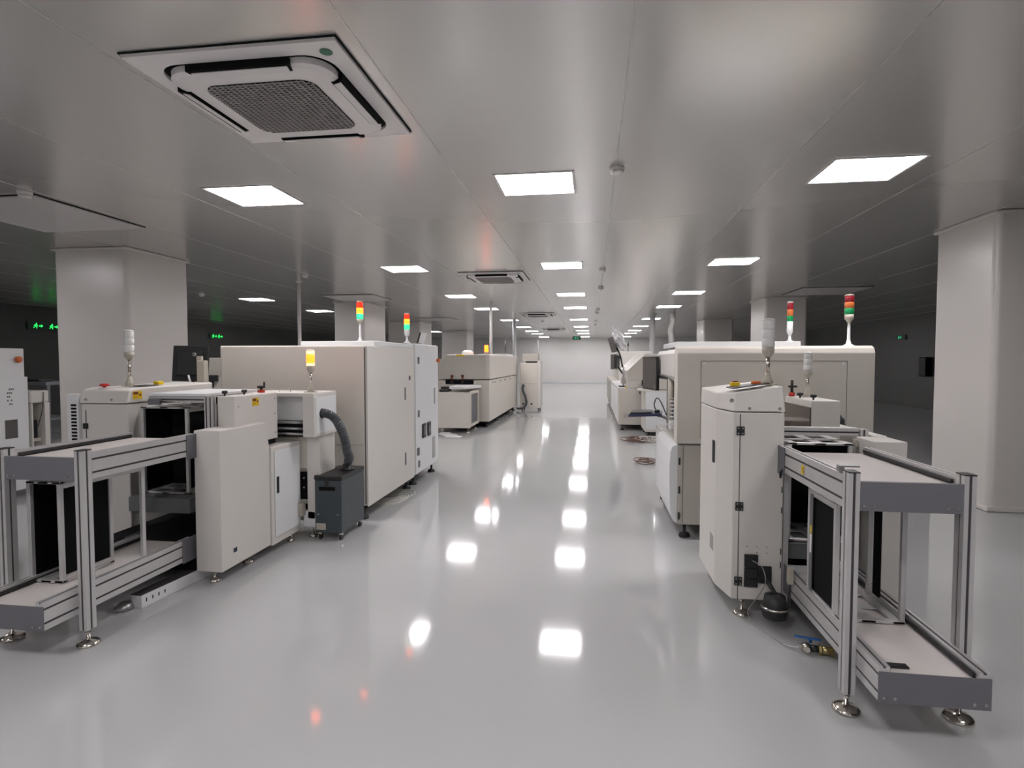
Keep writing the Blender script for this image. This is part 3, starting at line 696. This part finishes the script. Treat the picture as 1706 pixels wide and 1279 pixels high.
for z in (1.06, .33): B('slot_handle', 'plate', TP, -2.0618, -2.057, 6.10, 6.14, z, z+.14, b=.002)
B('corner_gap', 'print_', TP, -2.0845, -2.0755, 5.027, 5.0345, .16, 1.62)
B('roof_plate', 'bright', TP, -2.85, -2.09, 5.30, 6.62, 1.641, 1.69, b=.006)
w2 = MB().box(-3.5, -2.078, 6.51, 7.52, .13, 1.70, b=.01).build('rear_section', 'bright', TP)
B('rear_door', 'bright', TP, -2.077, -2.065, 6.52, 7.51, .14, 1.69, b=.004)
for z in (1.50, .86, .25): B('door_hinge', 'plate', TP, -2.0648, -2.056, 6.60, 6.65, z-.04, z+.04, b=.002)
B('valve_box', 'plate', TP, -2.0648, -2.05, 6.56, 6.62, .36, .45, b=.003)
for y in (6.76, 6.98): 
    s_ = B('power_socket', 'black', TP, -2.0648, -2.048, y, y+.13, .54, .72, b=.008)
    B('socket_window', 'screen', s_, -2.0478, -2.045, y+.03, y+.10, .58, .68, b=.002)
B('slot_handle', 'steel', TP, -2.0648, -2.06, 7.30, 7.35, .93, 1.14, b=.002); B('slot_handle', 'steel', TP, -2.0648, -2.06, 7.22, 7.34, .22, .50, b=.002)
MB().cyl((-2.065, 7.46, 1.50), .025, .035, 'x').build('rotary_switch', 'orange', TP)
tower(TP, -2.37, 5.62, 1.69, .20, [('lit_green', .055), ('lit_amber', .06), ('lit_red', .06)], r=.034, base_h=.035, polem='bright')
tower(TP, -2.135, 6.42, 1.70, .085, [('lit_green', .062), ('lit_amber', .06), ('lit_red', .06)], r=.032, base_h=.075, base='bright', polem='bright')
for (x, y) in ((-2.14, 5.12), (-2.14, 6.38), (-2.14, 6.62), (-2.14, 7.42), (-3.4, 5.2), (-3.4, 7.4)): caster_foot(TP, x, y)
B('underframe', 'blackm', TP, -3.3, -2.2, 5.2, 7.4, .05, .13)
# black screen frame on the roof of the rear section
t = thing('monitor', (-1.95, 7.3, 1.7), 'small dark screen seen edge on behind the short signal tower', 'monitor')
XF = Matrix.Translation((-2.235, 7.30, 1.795)) @ Matrix.Rotation(math.radians(16), 4, 'Y')
MB().box(-.012, .012, -.10, .10, -.07, .07, b=.004, xf=XF).build('screen', 'black', t)
MB().box(.0125, .03, -.10, .10, -.07, .08, b=.004, xf=XF).build('rear_shell', 'bright', t)
MB().cyl((-2.25, 7.30, 1.70), .015, .035).build('stand', 'steel', t)
# papers and cables under
t = thing('cable_bundle', (-2.12, 5.9, 0), 'loose white cables spilling out under the wide machine at left', 'cables')
for i in range(7):
    a = [( -2.35+.02*i, 5.55+.05*i, .01), (-2.1+.02*i, 5.6+.07*i, .006), (-1.99+.01*(i % 3), 5.75+.08*i, .006), (-2.08, 5.95+.06*i, .006), (-2.3, 6.0+.05*i, .01)]
    MB().tube(a, .0045, n=6).build('cable', 'cable_w', t)

# ---------------------------------------------------------------- monitor on the left (rear view)
t = thing('monitor', (-3.72, 4.95, 1.2), 'black monitor seen from behind with round maker badge, beside the wide left column', 'monitor')
XF = Matrix.Translation((-3.78, 4.95, 1.47)) @ Matrix.Rotation(math.radians(-6), 4, 'X') @ Matrix.Rotation(math.radians(8), 4, 'Z')
m = MB(); m.box(-.17, .17, -.012, .012, -.17, .17, b=.008, xf=XF); m.box(-.12, .12, -.03, -.011, -.12, .12, b=.012, xf=XF); m.build('housing', 'black', t)
bd = MB().lathe((0, 0, 0), [(.019, 0), (.019, .001), (.018, .0015)], xf=XF @ Matrix.Translation((.045, -.0305, .085)) @ Matrix.Rotation(PI/2, 4, 'X')).build('badge', 'steel', t)
MB().text('DELL', .013, XF @ Matrix.Translation((.045, -.033, .085)) @ Matrix.Rotation(PI/2, 4, 'X'), .001).build('badge_letters', 'blackm', bd)
m = MB(); m.box(-3.63, -3.55, 4.825, 4.885, 1.237, 1.50, b=.008); m.box(-3.64, -3.59, 4.84, 4.87, 1.50, 1.54, b=.005); m.build('stand_column', 'ivory', t)
m = MB(); m.tube([(-3.74, 4.86, 1.36), (-3.70, 4.84, 1.29), (-3.65, 4.835, 1.248)], .009); m.build('strut', 'bright', t)
m = MB(); m.prism([(-3.95, 4.84), (-3.60, 4.825), (-3.56, 4.92), (-3.75, 4.97)], 'z', 1.221, 1.236, bev=.004); m.build('base', 'black', t)
t = thing('side_table', (-3.7, 4.95, 0), 'white shelf unit under the black monitor', 'shelf')
B('top', 'bright', t, -4.0, -3.545, 4.82, 5.02, 1.2, 1.22, b=.003)
for x in (-3.98, -3.585): B('leg', 'ivory', t, x, x+.03, 4.95, 4.98, 0, 1.2)
t = thing('control_box', (-3.9, 5.9, 0), 'small pale cabinet showing left of the wide cream machine', 'cabinet')
B('body', 'cream', t, -4.35, -3.72, 5.75, 6.4, .08, 1.32, b=.006); B('head', 'cream2', t, -4.33, -3.74, 5.77, 6.38, 1.32, 1.53, b=.006)
m = MB(); m.box(-4.16, -4.06, 5.72, 5.75, 1.27, 1.34, b=.006); m.box(-4.15, -4.12, 5.73, 5.75, 1.2, 1.27); m.build('camera_head', 'black', t)
B('plinth', 'slot', t, -4.3, -3.8, 5.8, 6.35, 0, .08)


# ================================================================ RIGHT big machine
TM = thing('solder_paste_printer', (1.45, 5.6, 0), 'big cream machine at right with rounded top edge and two unlit signal towers', 'production machine')
MB().box(.72, 2.19, 4.875, 6.4, .125, .80, b=.008).build('lower_body', 'cream2', TM)
m = MB(); m.prism([(4.85, .81), (4.85, 1.56), (4.868, 1.60), (4.905, 1.618), (5.02, 1.62), (5.02, .81)], 'x', .70, 2.215, bev=.006); m.build('front_shell', 'cream', TM)
B('upper_body', 'cream', TM, .82, 2.20, 5.021, 6.4, .805, 1.615, b=.006)
for x, y0, y1 in ((.70, 5.03, 6.3),):
    MB().prism([(.70, 1.36), (.70, 1.56), (.715, 1.595), (.76, 1.60), (.818, 1.60), (.818, 1.30), (.78, 1.30)], 'y', y0, y1, bev=.004).build('aisle_hood', 'white', TM)
m = MB()
for a in ((.888, 2.01, 1.495, 1.498), (.888, 2.01, .86, .863)): m.box(a[0], a[1], 4.8488, 4.8505, a[2], a[3])
for a in ((.888, .891, .86, 1.498), (2.007, 2.01, .86, 1.498)): m.box(a[0], a[1], 4.8488, 4.8505, a[2], a[3])
m.build('panel_joint', 'print_', TM)
for x in (.915, 1.98): MB().cyl((x, 4.8495, 1.475), .010, -.003, 'y').build('panel_screw', 'bright', TM)
B('seam', 'print_', TM, .715, 2.195, 4.862, 4.8745, .799, .811)
m = MB(); m.box(.757, .761, 4.8738, 4.8752, .13, .79); m.box(1.42, 1.424, 4.8738, 4.8752, .13, .79); m.build('lower_joint', 'print_', TM)
# bulged white cover facing the aisle
m = MB(); m.prism([(.719, .13), (.685, .15), (.655, .24), (.648, .60), (.655, .74), (.675, .785), (.719, .798)], 'y', 4.88, 5.84, bev=.005); cv = m.build('aisle_cover', 'bright', TM)
for z in (.66, .42, .2): B('door_hinge', 'black', TM, .722, .736, 4.860, 4.8745, z-.03, z+.03, b=.002)
MB().box(.70, .72, 5.85, 6.38, .14, .80).build('rear_cover', 'white', TM)
# recess equipment
B('recess_back', 'screen', TM, .800, .8195, 5.04, 6.3, .83, 1.29)
m = MB(); m.cyl((.755, 5.62, .845), .028, .56); m.cyl((.755, 5.62, 1.405), .03, .006); m.build('arm_column', 'ivory', TM)
B('black_relay', 'black', TM, .76, .80, 5.2, 5.27, 1.02, 1.12, b=.004)
B('black_relay', 'black', TM, .765, .80, 5.16, 5.3, .95, .98, b=.004)
m = MB(); pts = []
for i in range(60):
    a = i*.9; pts.append((.745+.033*math.cos(a), 5.35+.033*math.sin(a), .86+.30*i/59))
m.tube(pts, .004, n=6, sub=2); m.build('coiled_cable', 'bright', TM)
MB().tube([(.78, 5.3, 1.3), (.77, 5.5, 1.1), (.75, 5.45, .98), (.77, 5.2, .9)], .007).build('hanging_cable', 'black', TM)
MB().box(.73, .79, 5.45, 5.6, .845, .93, b=.01).build('fluid_bottle', 'frosted', TM)
B('top_box', 'bright', TM, .76, 1.83, 5.35, 6.3, 1.621, 1.67, b=.005)
tower(TM, 2.13, 5.13, 1.618, .215, [('lens_green', .052), ('lens_amber', .052), ('lens_red', .052)], r=.036, base_h=.05, polem='bright')
tower(TM, 1.815, 5.6, 1.67, .075, [('lens_green', .052), ('lens_amber', .058), ('lens_red', .062)], r=.027, base_h=.115, base='bright', polem='bright')
B('underframe', 'blackm', TM, .95, 2.0, 5.0, 6.3, .04, .12)
for (x, y) in ((.79, 4.97), (2.1, 4.97), (.79, 6.3), (2.1, 6.3)): caster_foot(TM, x, y)
# arm monitor and keyboard tray
t = thing('monitor', (.64, 6.2, 1.2), 'tall switched off screen on an arm above the navy keyboard tray', 'monitor')
ang = math.atan2(.42, -.10)
XF = Matrix.Translation((.625, 6.2, 1.365)) @ Matrix.Rotation(ang, 4, 'Z')   # local x along the screen width
MB().box(-.22, .22, -.012, .02, -.175, .175, b=.005, xf=XF).build('housing', 'black', t)
MB().box(-.205, .205, .0202, .0215, -.16, .16, xf=XF).build('screen', 'screen', t)
m = MB(); m.box(-.09, .09, -.045, -.0125, -.07, .07, b=.006, xf=XF); m.tube([(.66, 6.15, 1.36), (.70, 6.0, 1.33), (.752, 5.66, 1.33)], .016); m.build('arm', 'black', t)
t = thing('keyboard_tray', (.56, 6.12, .93), 'navy blue keyboard tray on an arm sticking into the aisle at right', 'keyboard tray')
XF = Matrix.Translation((.565, 6.12, .94)) @ Matrix.Rotation(math.radians(-8), 4, 'Z') @ Matrix.Rotation(math.radians(-3), 4, 'Y')
MB().box(-.165, .165, -.17, .17, -.015, .012, b=.005, xf=XF).build('tray', 'navy', t)
m = MB(); m.tube([(.68, 6.05, .93), (.72, 5.9, .93), (.755, 5.65, .92)], .014); m.build('tray_arm', 'black', t)
k_ = thing('keyboard', (.54, 6.12, .955), 'keyboard lying on the navy tray beside the aisle', 'keyboard')
MB().box(-.15, .07, -.15, .15, .0135, .028, b=.004, xf=XF).build('body', 'black', k_)
m = MB()
for i in range(5):
    for j in range(12): m.box(-.135+.038*i, -.105+.038*i, -.14+.0235*j, -.121+.0235*j, .0285, .033, xf=XF)
m.build('keys', 'plate', k_)
t = thing('mouse', (.69, 6.1, .95), 'black mouse beside the keyboard on the navy tray', 'mouse')
MB().box(.09, .145, -.05, .045, .0135, .04, b=.012, xf=XF).build('shell', 'black', t)
MB().tube([(.68, 6.16, .965), (.66, 6.2, 1.03), (.69, 6.22, 1.10), (.72, 6.1, 1.06), (.75, 5.9, .95)], .006).build('cable', 'black', t)

# NG buffer at the right loader
TN = thing('buffer_conveyor', (1.5, 4.4, 0), 'white boxed buffer unit with dark window and small frosted lamp behind the right loader', 'conveyor')
MB().box(1.435, 1.615, 3.98, 4.50, .88, 1.235, b=.006).build('housing', 'white', TN)
B('side_window', 'glass', TN, 1.426, 1.4345, 3.985, 4.49, .89, 1.19)
B('conveyor_body', 'cream', TN, 1.20, 1.62, 4.52, 4.80, .10, 1.05, b=.006)
for x in (1.0+.27,): foot(TN, x, 4.66, .1)
foot(TN, 1.55, 4.66, .1)
B('support', 'cream2', TN, 1.50, 1.60, 4.15, 4.50, .1, .88)
knob(TN, 1.465, 4.28, 1.235); knob(TN, 1.475, 4.06, 1.235); knob(TN, 1.462, 4.24, 1.235) if False else None
m = MB(); m.cyl((1.465, 4.45, 1.235), .02, .03); m.build('red_ring', 'redbutton', TN)
m = MB(); m.cyl((1.465, 4.45, 1.265), .010, .09); m.box(1.44, 1.50, 4.44, 4.46, 1.30, 1.315, b=.003); m.build('clamp_knob', 'black', TN)
tower(TN, 1.55, 4.38, 1.235, .15, [('frosted', .04), ('frosted', .04), ('frosted', .04)], r=.03, base_h=.045, foot_kind='bracket')
MB().tube([(1.64, 4.42, 1.0), (1.70, 4.40, 1.08), (1.775, 4.42, 1.07), (1.81, 4.47, .97), (1.80, 4.55, .84), (1.70, 4.62, .70)], .038, n=14, corr=.09, sub=5).build('hose', 'hose', TN)

# white cabinet machine further up the right line
t = thing('placement_machine', (1.5, 11.8, 0), 'small white boxed machine in the right line just behind the navy keyboard tray', 'production machine')
B('base', 'white', t, 1.04, 2.0, 11.35, 12.3, .10, .92, b=.01); B('upper', 'cream', t, 1.16, 2.0, 11.4, 12.3, .921, 1.30, b=.03)
B('ledge', 'white', t, .92, 1.04, 11.4, 11.9, .90, .935, b=.005); B('door', 'bright', t, 1.05, 1.99, 11.34, 11.349, .15, .88, b=.003)
B('ledge_bracket', 'slot', t, .93, .95, 11.42, 11.46, .84, .90)
for (x, y) in ((1.12, 11.45), (1.9, 11.45), (1.12, 12.2), (1.9, 12.2)): caster_foot(t, x, y, .1)
# hooded machine
TH = thing('pick_and_place_machine', (1.2, 14, 0), 'far beige machine on the right aisle side with sloping hood and low counter', 'production machine')
MB().box(.57, 1.9, 12.4, 16.8, .12, .90, b=.015).build('base', 'cream', TH)
MB().prism([(.76, .905), (.76, 1.27), (1.13, 1.63), (1.9, 1.63), (1.9, .905)], 'y', 12.45, 15.6, bev=.012).build('sloping_hood', 'white', TH)
MB().prism([(.755, 1.085), (.755, 1.275), (1.125, 1.635), (1.20, 1.635), (1.20, 1.085)], 'y', 12.42, 12.449).build('hood_end', 'cream', TH)
B('aisle_door', 'bright', TH, .560, .5695, 12.5, 14.5, .18, .86, b=.003); B('aisle_door', 'bright', TH, .560, .5695, 14.56, 16.7, .18, .86, b=.003)
m = MB(); m.box(.561, .90, 12.41, 16.78, .9005, .915, b=.004); m.build('counter', 'bright', TH)
B('vent_grille', 'cream2', TH, .68, .80, 12.394, 12.3995, .27, .36); MB().cyl((.73, 12.398, .93), .02, -.03, 'y').build('push_button', 'yellow', TH)
B('dark_gap', 'blackm', TH, 1.06, 1.18, 12.436, 12.449, .96, 1.08)
for (x, y) in ((.66, 12.5), (1.8, 12.5), (.66, 16.6), (1.8, 16.6)): caster_foot(TH, x, y, .12)
B('control_post', 'steel', TH, .70, .735, 13.2, 13.25, .915, 1.35); B('button_box', 'cream2', TH, .66, .75, 13.0, 13.12, .98, 1.12, b=.008)
MB().cyl((1.0, 17.0, 1.77), .01, .25).build('mast', 'black', TH) if False else None
t = thing('reflow_inspection_machine', (1.2, 19, 0), 'farthest machine of the right line with flat top behind the hooded one', 'production machine')
B('base', 'cream', t, .57, 1.76, 17.1, 21.8, .12, .92, b=.015); B('upper', 'white', t, .80, 1.75, 17.3, 21.6, .92, 1.77, b=.02); B('door', 'cream2', t, .562, .5695, 17.3, 21.5, .2, .85)
for (x, y) in ((.66, 17.3), (1.7, 17.3), (.66, 21.5), (1.7, 21.5)): caster_foot(t, x, y, .12)
MB().cyl((1.08, 17.5, 1.77), .012, .3).build('mast', 'print_', t); MB().cyl((1.08, 17.5, 1.93), .022, .08).build('mast_lamp', 'black', t)
def side_monitor(c, tilt, w_, h_, label, bag=False):
    t = thing('monitor', c, label, 'monitor')
    XF = Matrix.Translation(c) @ Matrix.Rotation(math.radians(62), 4, 'Z') @ Matrix.Rotation(math.radians(tilt), 4, 'Y') @ Matrix.Rotation(math.radians(0), 4, 'X')
    MB().box(-.01, .02, -w_/2, w_/2, -h_/2, h_/2, b=.005, xf=XF).build('housing', 'black', t)
    return t, XF
t = thing('monitor', (.50, 13.6, 1.7), 'upper dark screen of the far right machine, tilted and topped by plastic film', 'monitor')
XF = Matrix.Translation((.515, 13.6, 1.875)) @ Matrix.Rotation(math.radians(-16), 4, 'Y') @ Matrix.Rotation(math.radians(-12), 4, 'Z')
MB().box(-.02, .02, -.24, .24, -.18, .18, b=.006, xf=XF).build('housing', 'black', t); MB().box(-.0225, -.0205, -.22, .22, -.165, .165, xf=XF).build('screen', 'screen', t)
MB().box(-.065, .065, -.246, -.2405, -.175, .175, b=.003, xf=XF @ Matrix.Scale(1, 4)).build('side_bezel', 'screen', t)
MB().tube([(.58, 13.6, 1.80), (.66, 13.55, 1.6), (.70, 13.3, 1.35)], .02).build('arm', 'black', t)
t = thing('monitor', (.55, 13.55, 1.3), 'lower dark screen of the far right machine, upright under the tilted one', 'monitor')
XF = Matrix.Translation((.545, 13.4, 1.47)) @ Matrix.Rotation(math.radians(-14), 4, 'Z')
MB().box(-.075, .01, -.2, .2, -.17, .17, b=.006, xf=XF).build('housing', 'screen', t); MB().box(.011, .06, -.2, .2, -.15, .14, b=.01, xf=XF).build('rear_shell', 'black', t)
MB().tube([(.60, 13.4, 1.36), (.67, 13.35, 1.25), (.70, 13.25, 1.2)], .02).build('arm', 'black', t)
# plastic film over the upper monitor
t_ = bmesh.new(); bmesh.ops.create_icosphere(t_, subdivisions=4, radius=1)
for v in t_.verts:
    n = 1+.12*math.sin(7*v.co.x+3*v.co.z)+.10*math.sin(11*v.co.z+5*v.co.y)+random.uniform(-.03, .03)
    z = v.co.z; s_ = (1-.62*max(z, 0)) ; v.co = Vector((v.co.x*.13*n*s_, v.co.y*.2*n*s_, z*.28*n))
m = MB(); m._merge(t_, True, Matrix.Translation((.60, 13.62, 2.03)) @ Matrix.Rotation(math.radians(-28), 4, 'Y'))
m.build('plastic_film', 'bag', label='crumpled clear plastic film draped over the tilted screen at far right', cat='plastic film')
t = thing('keyboard', (.64, 12.9, .916), 'dark keyboard lying on the counter of the hooded machine', 'keyboard')
MB().box(.60, .73, 12.7, 13.1, .9155, .935, b=.004).build('body', 'black', t)

# cables on the floor, right
def coil(name, cx, cy, r, n, mm, label, spread=.06, tr=.009):
    m = MB()
    pts = []
    for i in range(n*10):
        a = i*2*PI/10; k = i/(n*10)
        rr_ = r*(.7+.3*math.sin(k*9+1)); pts.append((cx+rr_*math.cos(a)+spread*math.sin(k*13), cy+1.4*rr_*math.sin(a)+spread*math.cos(k*11), tr+.045*k+.004*math.sin(i*1.7)))
    m.tube(pts, tr, n=6, sub=3)
    return m.build(name, mm, label=label, cat='cable')
coil('cable_coil', .79, 8.5, .17, 4, 'cable_b', 'brown cable coiled on the floor beside the bulged white cover', .03, .007)
coil('cable_tangle', .80, 10.75-1.9, .2, 1, 'cable_w', 'thin loop of white cable on the floor behind the coil', .05, .007) if False else None
coil('cable_tangle', .84, 10.85, .2, 9, 'cable_b', 'brown messy cable heap on the floor before the hooded machine', .12, .009)
coil('cable_tangle', 1.12, 10.9, .22, 7, 'cable_w', 'pale cable heap on the floor right of the brown heap', .12, .008)

# ================================================================ OVEN line, left
TO = thing('reflow_oven', (-2.85, 15, 0), 'long beige reflow oven beyond the left printer with one amber lamp', 'oven')
MB().box(-3.42, -2.25, 12.42, 17.2, .14, 1.06, b=.01).build('lower_body', 'cream', TO)
MB().prism([(-3.60, 1.08), (-2.235, 1.08), (-2.235, 1.61), (-2.26, 1.635), (-3.22, 1.635), (-3.46, 1.42), (-3.60, 1.36)], 'y', 12.40, 17.2, bev=.012).build('hood', 'cream', TO)
MB().prism([(-3.56, 1.10), (-2.33, 1.10), (-2.33, 1.615), (-3.215, 1.615), (-3.44, 1.41), (-3.56, 1.35)], 'y', 12.385, 12.399, bev=.004).build('hood_end', 'cream2', TO)
B('entry_opening', 'blackm', TO, -3.24, -2.60, 12.408, 12.419, .97, 1.06)
m = MB(); m.box(-2.246, -2.2445, 12.5, 17.1, 1.064, 1.074); m.build('joint', 'print_', TO)
for k in range(9): 
    y = 12.75+.06+.44*k if k == 0 else 13.0+.42*((k-1)//2)*2.0+(.22 if k % 2 else 0)
    MB().cyl((-2.2495, y, 1.0), .018, .006, 'x', n=12).build('side_port', 'black', TO)
for x in (-3.08, -2.84): 
    kk = MB().lathe((x, 12.36, 1.13), [(.015, -.12), (.015, 0), (.035, .01), (.035, .04), (.02, .05)], n=14).build('clamp_knob', 'darkred', TO)
    MB().box(x-.03, x+.03, 12.33, 12.36, .99, 1.03, b=.004).build('clamp', 'black', kk)
B('warning_plate', 'yellow', TO, -2.98, -2.80, 12.376, 12.384, 1.59, 1.63)
m = MB(); m.lathe((-2.86, 13.0, 1.636), [(.14, 0), (.14, .05), (.08, .1), (.03, .1)]); m.build('exhaust_cap', 'white', TO)
tower(TO, -2.40, 12.9, 1.636, .03, [('lit_amber', .15)], r=.045, base_h=.03)
for (x, y) in ((-2.35, 12.6), (-2.35, 14.0), (-2.35, 15.6), (-2.35, 17.0), (-3.3, 12.6), (-3.3, 17.0)): caster_foot(TO, x, y, .14)
B('plinth', 'blackm', TO, -3.3, -2.35, 12.7, 17.0, .04, .13)
B('flat_tray', 'bright', TO, -3.1, -2.35, 15.5, 17.0, 1.636, 1.68, b=.005)
m = MB(); m.cyl((-2.46, 16.2, 1.68), .02, .4); m.build('mast', 'print_', TO)
m = MB(); m.cyl((-2.49, 14.0, 1.636), .038, CEIL-1.636); m.build('exhaust_duct', 'frosted', label='pale translucent exhaust duct rising from the oven to the ceiling', cat='duct')
m = MB(); m.tube([(2.40, 17.9, .0), (2.40, 17.9, 2.0), (2.37, 17.9, 2.4), (2.44, 17.9, 2.7), (2.40, 17.9, CEIL)], .085, n=16, corr=.02); m.build('exhaust_duct', 'frosted', label='bent pale exhaust duct reaching the ceiling right of the far white pole', cat='duct')
TB = thing('buffer_conveyor', (-2.8, 11.8, 0), 'beige box conveyor with white top plate in front of the reflow oven', 'conveyor')
MB().box(-3.16, -2.46, 11.40, 11.43, .11, .845, b=.005).build('front_cover', 'cream', TB)
MB().box(-3.16, -2.49, 11.431, 12.32, .13, .80, b=.004).build('body', 'cream2', TB)
m = MB(); m.box(-2.489, -2.46, 11.44, 11.52, .13, .86); m.box(-2.489, -2.46, 12.22, 12.32, .13, .86); m.box(-2.489, -2.46, 11.521, 12.219, .80, .86); m.box(-2.489, -2.46, 11.521, 12.219, .13, .18); m.build('side_frame', 'cream', TB)
B('side_window', 'plate', TB, -2.4885, -2.48, 11.53, 12.21, .19, .79)
m = MB(); m.prism([(-2.95, 11.6), (-2.62, 11.55), (-2.40, 12.3), (-2.95, 12.3)], 'z', .90, .96, bev=.006); m.build('top_plate', 'bright', TB)
m = MB(); m.box(-3.14, -2.97, 11.5, 11.9, .846, .90, b=.01); m.cyl((-3.12, 11.6, .93), .025, .16, 'x'); m.cyl((-3.12, 11.8, .93), .02, .16, 'x'); m.build('drive_rollers', 'rubber', TB)
for (x, y) in ((-2.53, 11.5), (-2.53, 12.2), (-3.05, 11.5), (-3.05, 12.2)): foot(TB, x, y, .13)
t = thing('cooling_cabinet', (-1.82, 17.3, 0), 'tall narrow beige cabinet at the oven end with black hose and upper box', 'cabinet')
B('body', 'cream', t, -2.13, -1.60, 16.95, 17.7, .08, 1.43, b=.01); B('side_door', 'white', t, -1.599, -1.52, 16.97, 17.7, .08, 1.50, b=.008)
B('upper_box', 'cream2', t, -2.06, -1.60, 17.0, 17.6, 1.47, 1.70, b=.008); B('neck', 'blackm', t, -1.98, -1.66, 17.1, 17.5, 1.43, 1.47)
B('joint', 'print_', t, -2.10, -1.62, 16.948, 16.951, .80, .805)
MB().tube([(-2.02, 16.93, .78), (-2.04, 16.90, .62), (-1.96, 16.88, .42), (-1.93, 16.88, .22), (-2.0, 16.86, .10), (-2.12, 16.8, .07), (-2.2, 16.9, .07)], .035, n=10).build('hose', 'hose', t)
for x in (-2.03, -1.78): MB().cyl((x, 16.95, .2), .03, -.01, 'y').build('gauge', 'slot', t)
for (x, y) in ((-2.07, 17.0), (-1.58, 17.0), (-2.07, 17.6), (-1.58, 17.6)): MB().cyl((x-.015, y, .035), .035, .03, 'x').build('caster', 'rubber', t); 
for (x, y) in ((-2.07, 17.0), (-1.58, 17.0), (-2.07, 17.6), (-1.58, 17.6)): B('caster_fork', 'black', t, x-.02, x-.016, y-.02, y+.02, .03, .08)
MB().cyl((-1.60, 17.3, 1.70), .012, .42).build('mast', 'bright', t) if False else None
MB().cyl((-1.62, 17.3, 1.70), .014, .42).build('mast', 'bright', t)
m = MB()
for k in range(4):
    m = MB(); XF = Matrix.Translation((-2.68-.1*k, 10.9+.13*k, 0)) @ Matrix.Rotation(.5*k, 4, 'Z'); m.box(-.15, .15, -.1, .1, .001+.004*k, .004+.004*k, xf=XF)
    m.build('paper_sheet', 'paper', label=['white sheet lying on the floor nearest the oven conveyor front, rightmost of four', 'white sheet partly under another before the oven conveyor', 'white sheet third from the right before the oven conveyor', 'white sheet farthest left before the oven conveyor'][k], cat='paper', group='white sheets on the floor')

# ================================================================ far left line
t = thing('equipment_cabinet', (-6.6, 4.9, 0), 'tall white cabinet cut by the left picture edge with orange red knob', 'cabinet')
B('body', 'bright', t, -7.1, -6.2, 4.2, 5.48, .08, 1.63, b=.008)
B('rear_strip', 'bright', t, -7.1, -6.22, 5.485, 5.53, .08, 1.32, b=.004)
m = MB(); m.lathe((0, 0, 0), [(.012, 0), (.014, .012), (.035, .016), (.035, .034), (.025, .042)], n=20, xf=Matrix.Translation((-6.2, 5.40, 1.51)) @ Matrix.Rotation(PI/2, 4, 'Y')); m.build('main_switch', 'orange', t)
TX = lambda y, z: Matrix.Translation((-6.1985, y, z)) @ Matrix.Rotation(PI/2, 4, 'Z') @ Matrix.Rotation(PI/2, 4, 'X')
m = MB()
for i, z in enumerate((1.19, 1.15, 1.11, 1.07, 1.03)):
    for j in range(3 if i else 5): 
        if (i*7+j*3) % 4: m.box(-.05+.02*j, -.036+.02*j, -.008, .008, 0, .001, xf=TX(5.33, z))
m.build('printed_marks', 'print_', t, kind=None)
B('dark_window', 'screen', t, -6.1995, -6.194, 5.25, 5.38, .66, .86)
t = thing('conveyor', (-6.6, 5.7, 0), 'pale conveyor frame behind the cabinet at the left picture edge', 'conveyor')
B('top_cover', 'white', t, -7.0, -6.2, 5.54, 5.76, 1.02, 1.16, b=.02); B('leg', 'white', t, -6.26, -6.2, 5.70, 5.76, .02, 1.02, b=.004)
B('leg', 'white', t, -7.0, -6.94, 5.70, 5.76, .02, 1.02, b=.004); B('leg', 'white', t, -6.26, -6.2, 5.545, 5.56, .02, 1.02)
B('rear_panel', 'cream', t, -6.93, -6.27, 5.70, 5.73, .3, 1.02); B('motor_box', 'black', t, -6.6, -6.28, 5.56, 5.68, .62, .82, b=.005)
B('shelf', 'cream', t, -6.93, -6.27, 5.56, 5.70, .58, .615)
MB().tube([(-6.19, 5.68, 1.14), (-6.185, 5.66, .95), (-6.22, 5.63, .75)], .004).build('cable', 'black', t)
t = thing('workbench', (-10.6, 9.4, 0), 'dim grey workbench in the dark gap left of the wide column', 'workbench')
B('bench_top', 'plate', t, -11.8, -9.75, 9.0, 9.8, 1.05, 1.11, b=.005)
for x in (-11.75, -9.82): 
    for y in (9.03, 9.72): B('leg', 'plate', t, x, x+.06, y, y+.06, 0, 1.05)
B('shelf', 'plate', t, -11.7, -9.83, 9.1, 9.7, .4, .44)
t = thing('keyboard', (-10.5, 9.3, 1.11), 'flat black item lying on the dim workbench', 'keyboard')
MB().box(-10.9, -10.0, 9.1, 9.4, 1.111, 1.15, b=.01).build('body', 'black', t)
tag(t, cat='case'); t.name = 'flat_case'
coil('cable_tangle', -6.9, 6.28, .1, 3, 'cable_b', 'dark cable loop on the floor beside the wide left column', .02, .01)
t = thing('wall_cabinet', (9.6, 20, 0), 'black hatch shape on the dark wall right of the right machine', 'cabinet')
B('body', 'blackm', t, XR-.18, XR-.001, 19.2, 19.6, 1.0, 1.6, b=.01); B('door', 'black', t, XR-.19, XR-.181, 19.22, 19.58, 1.02, 1.58)
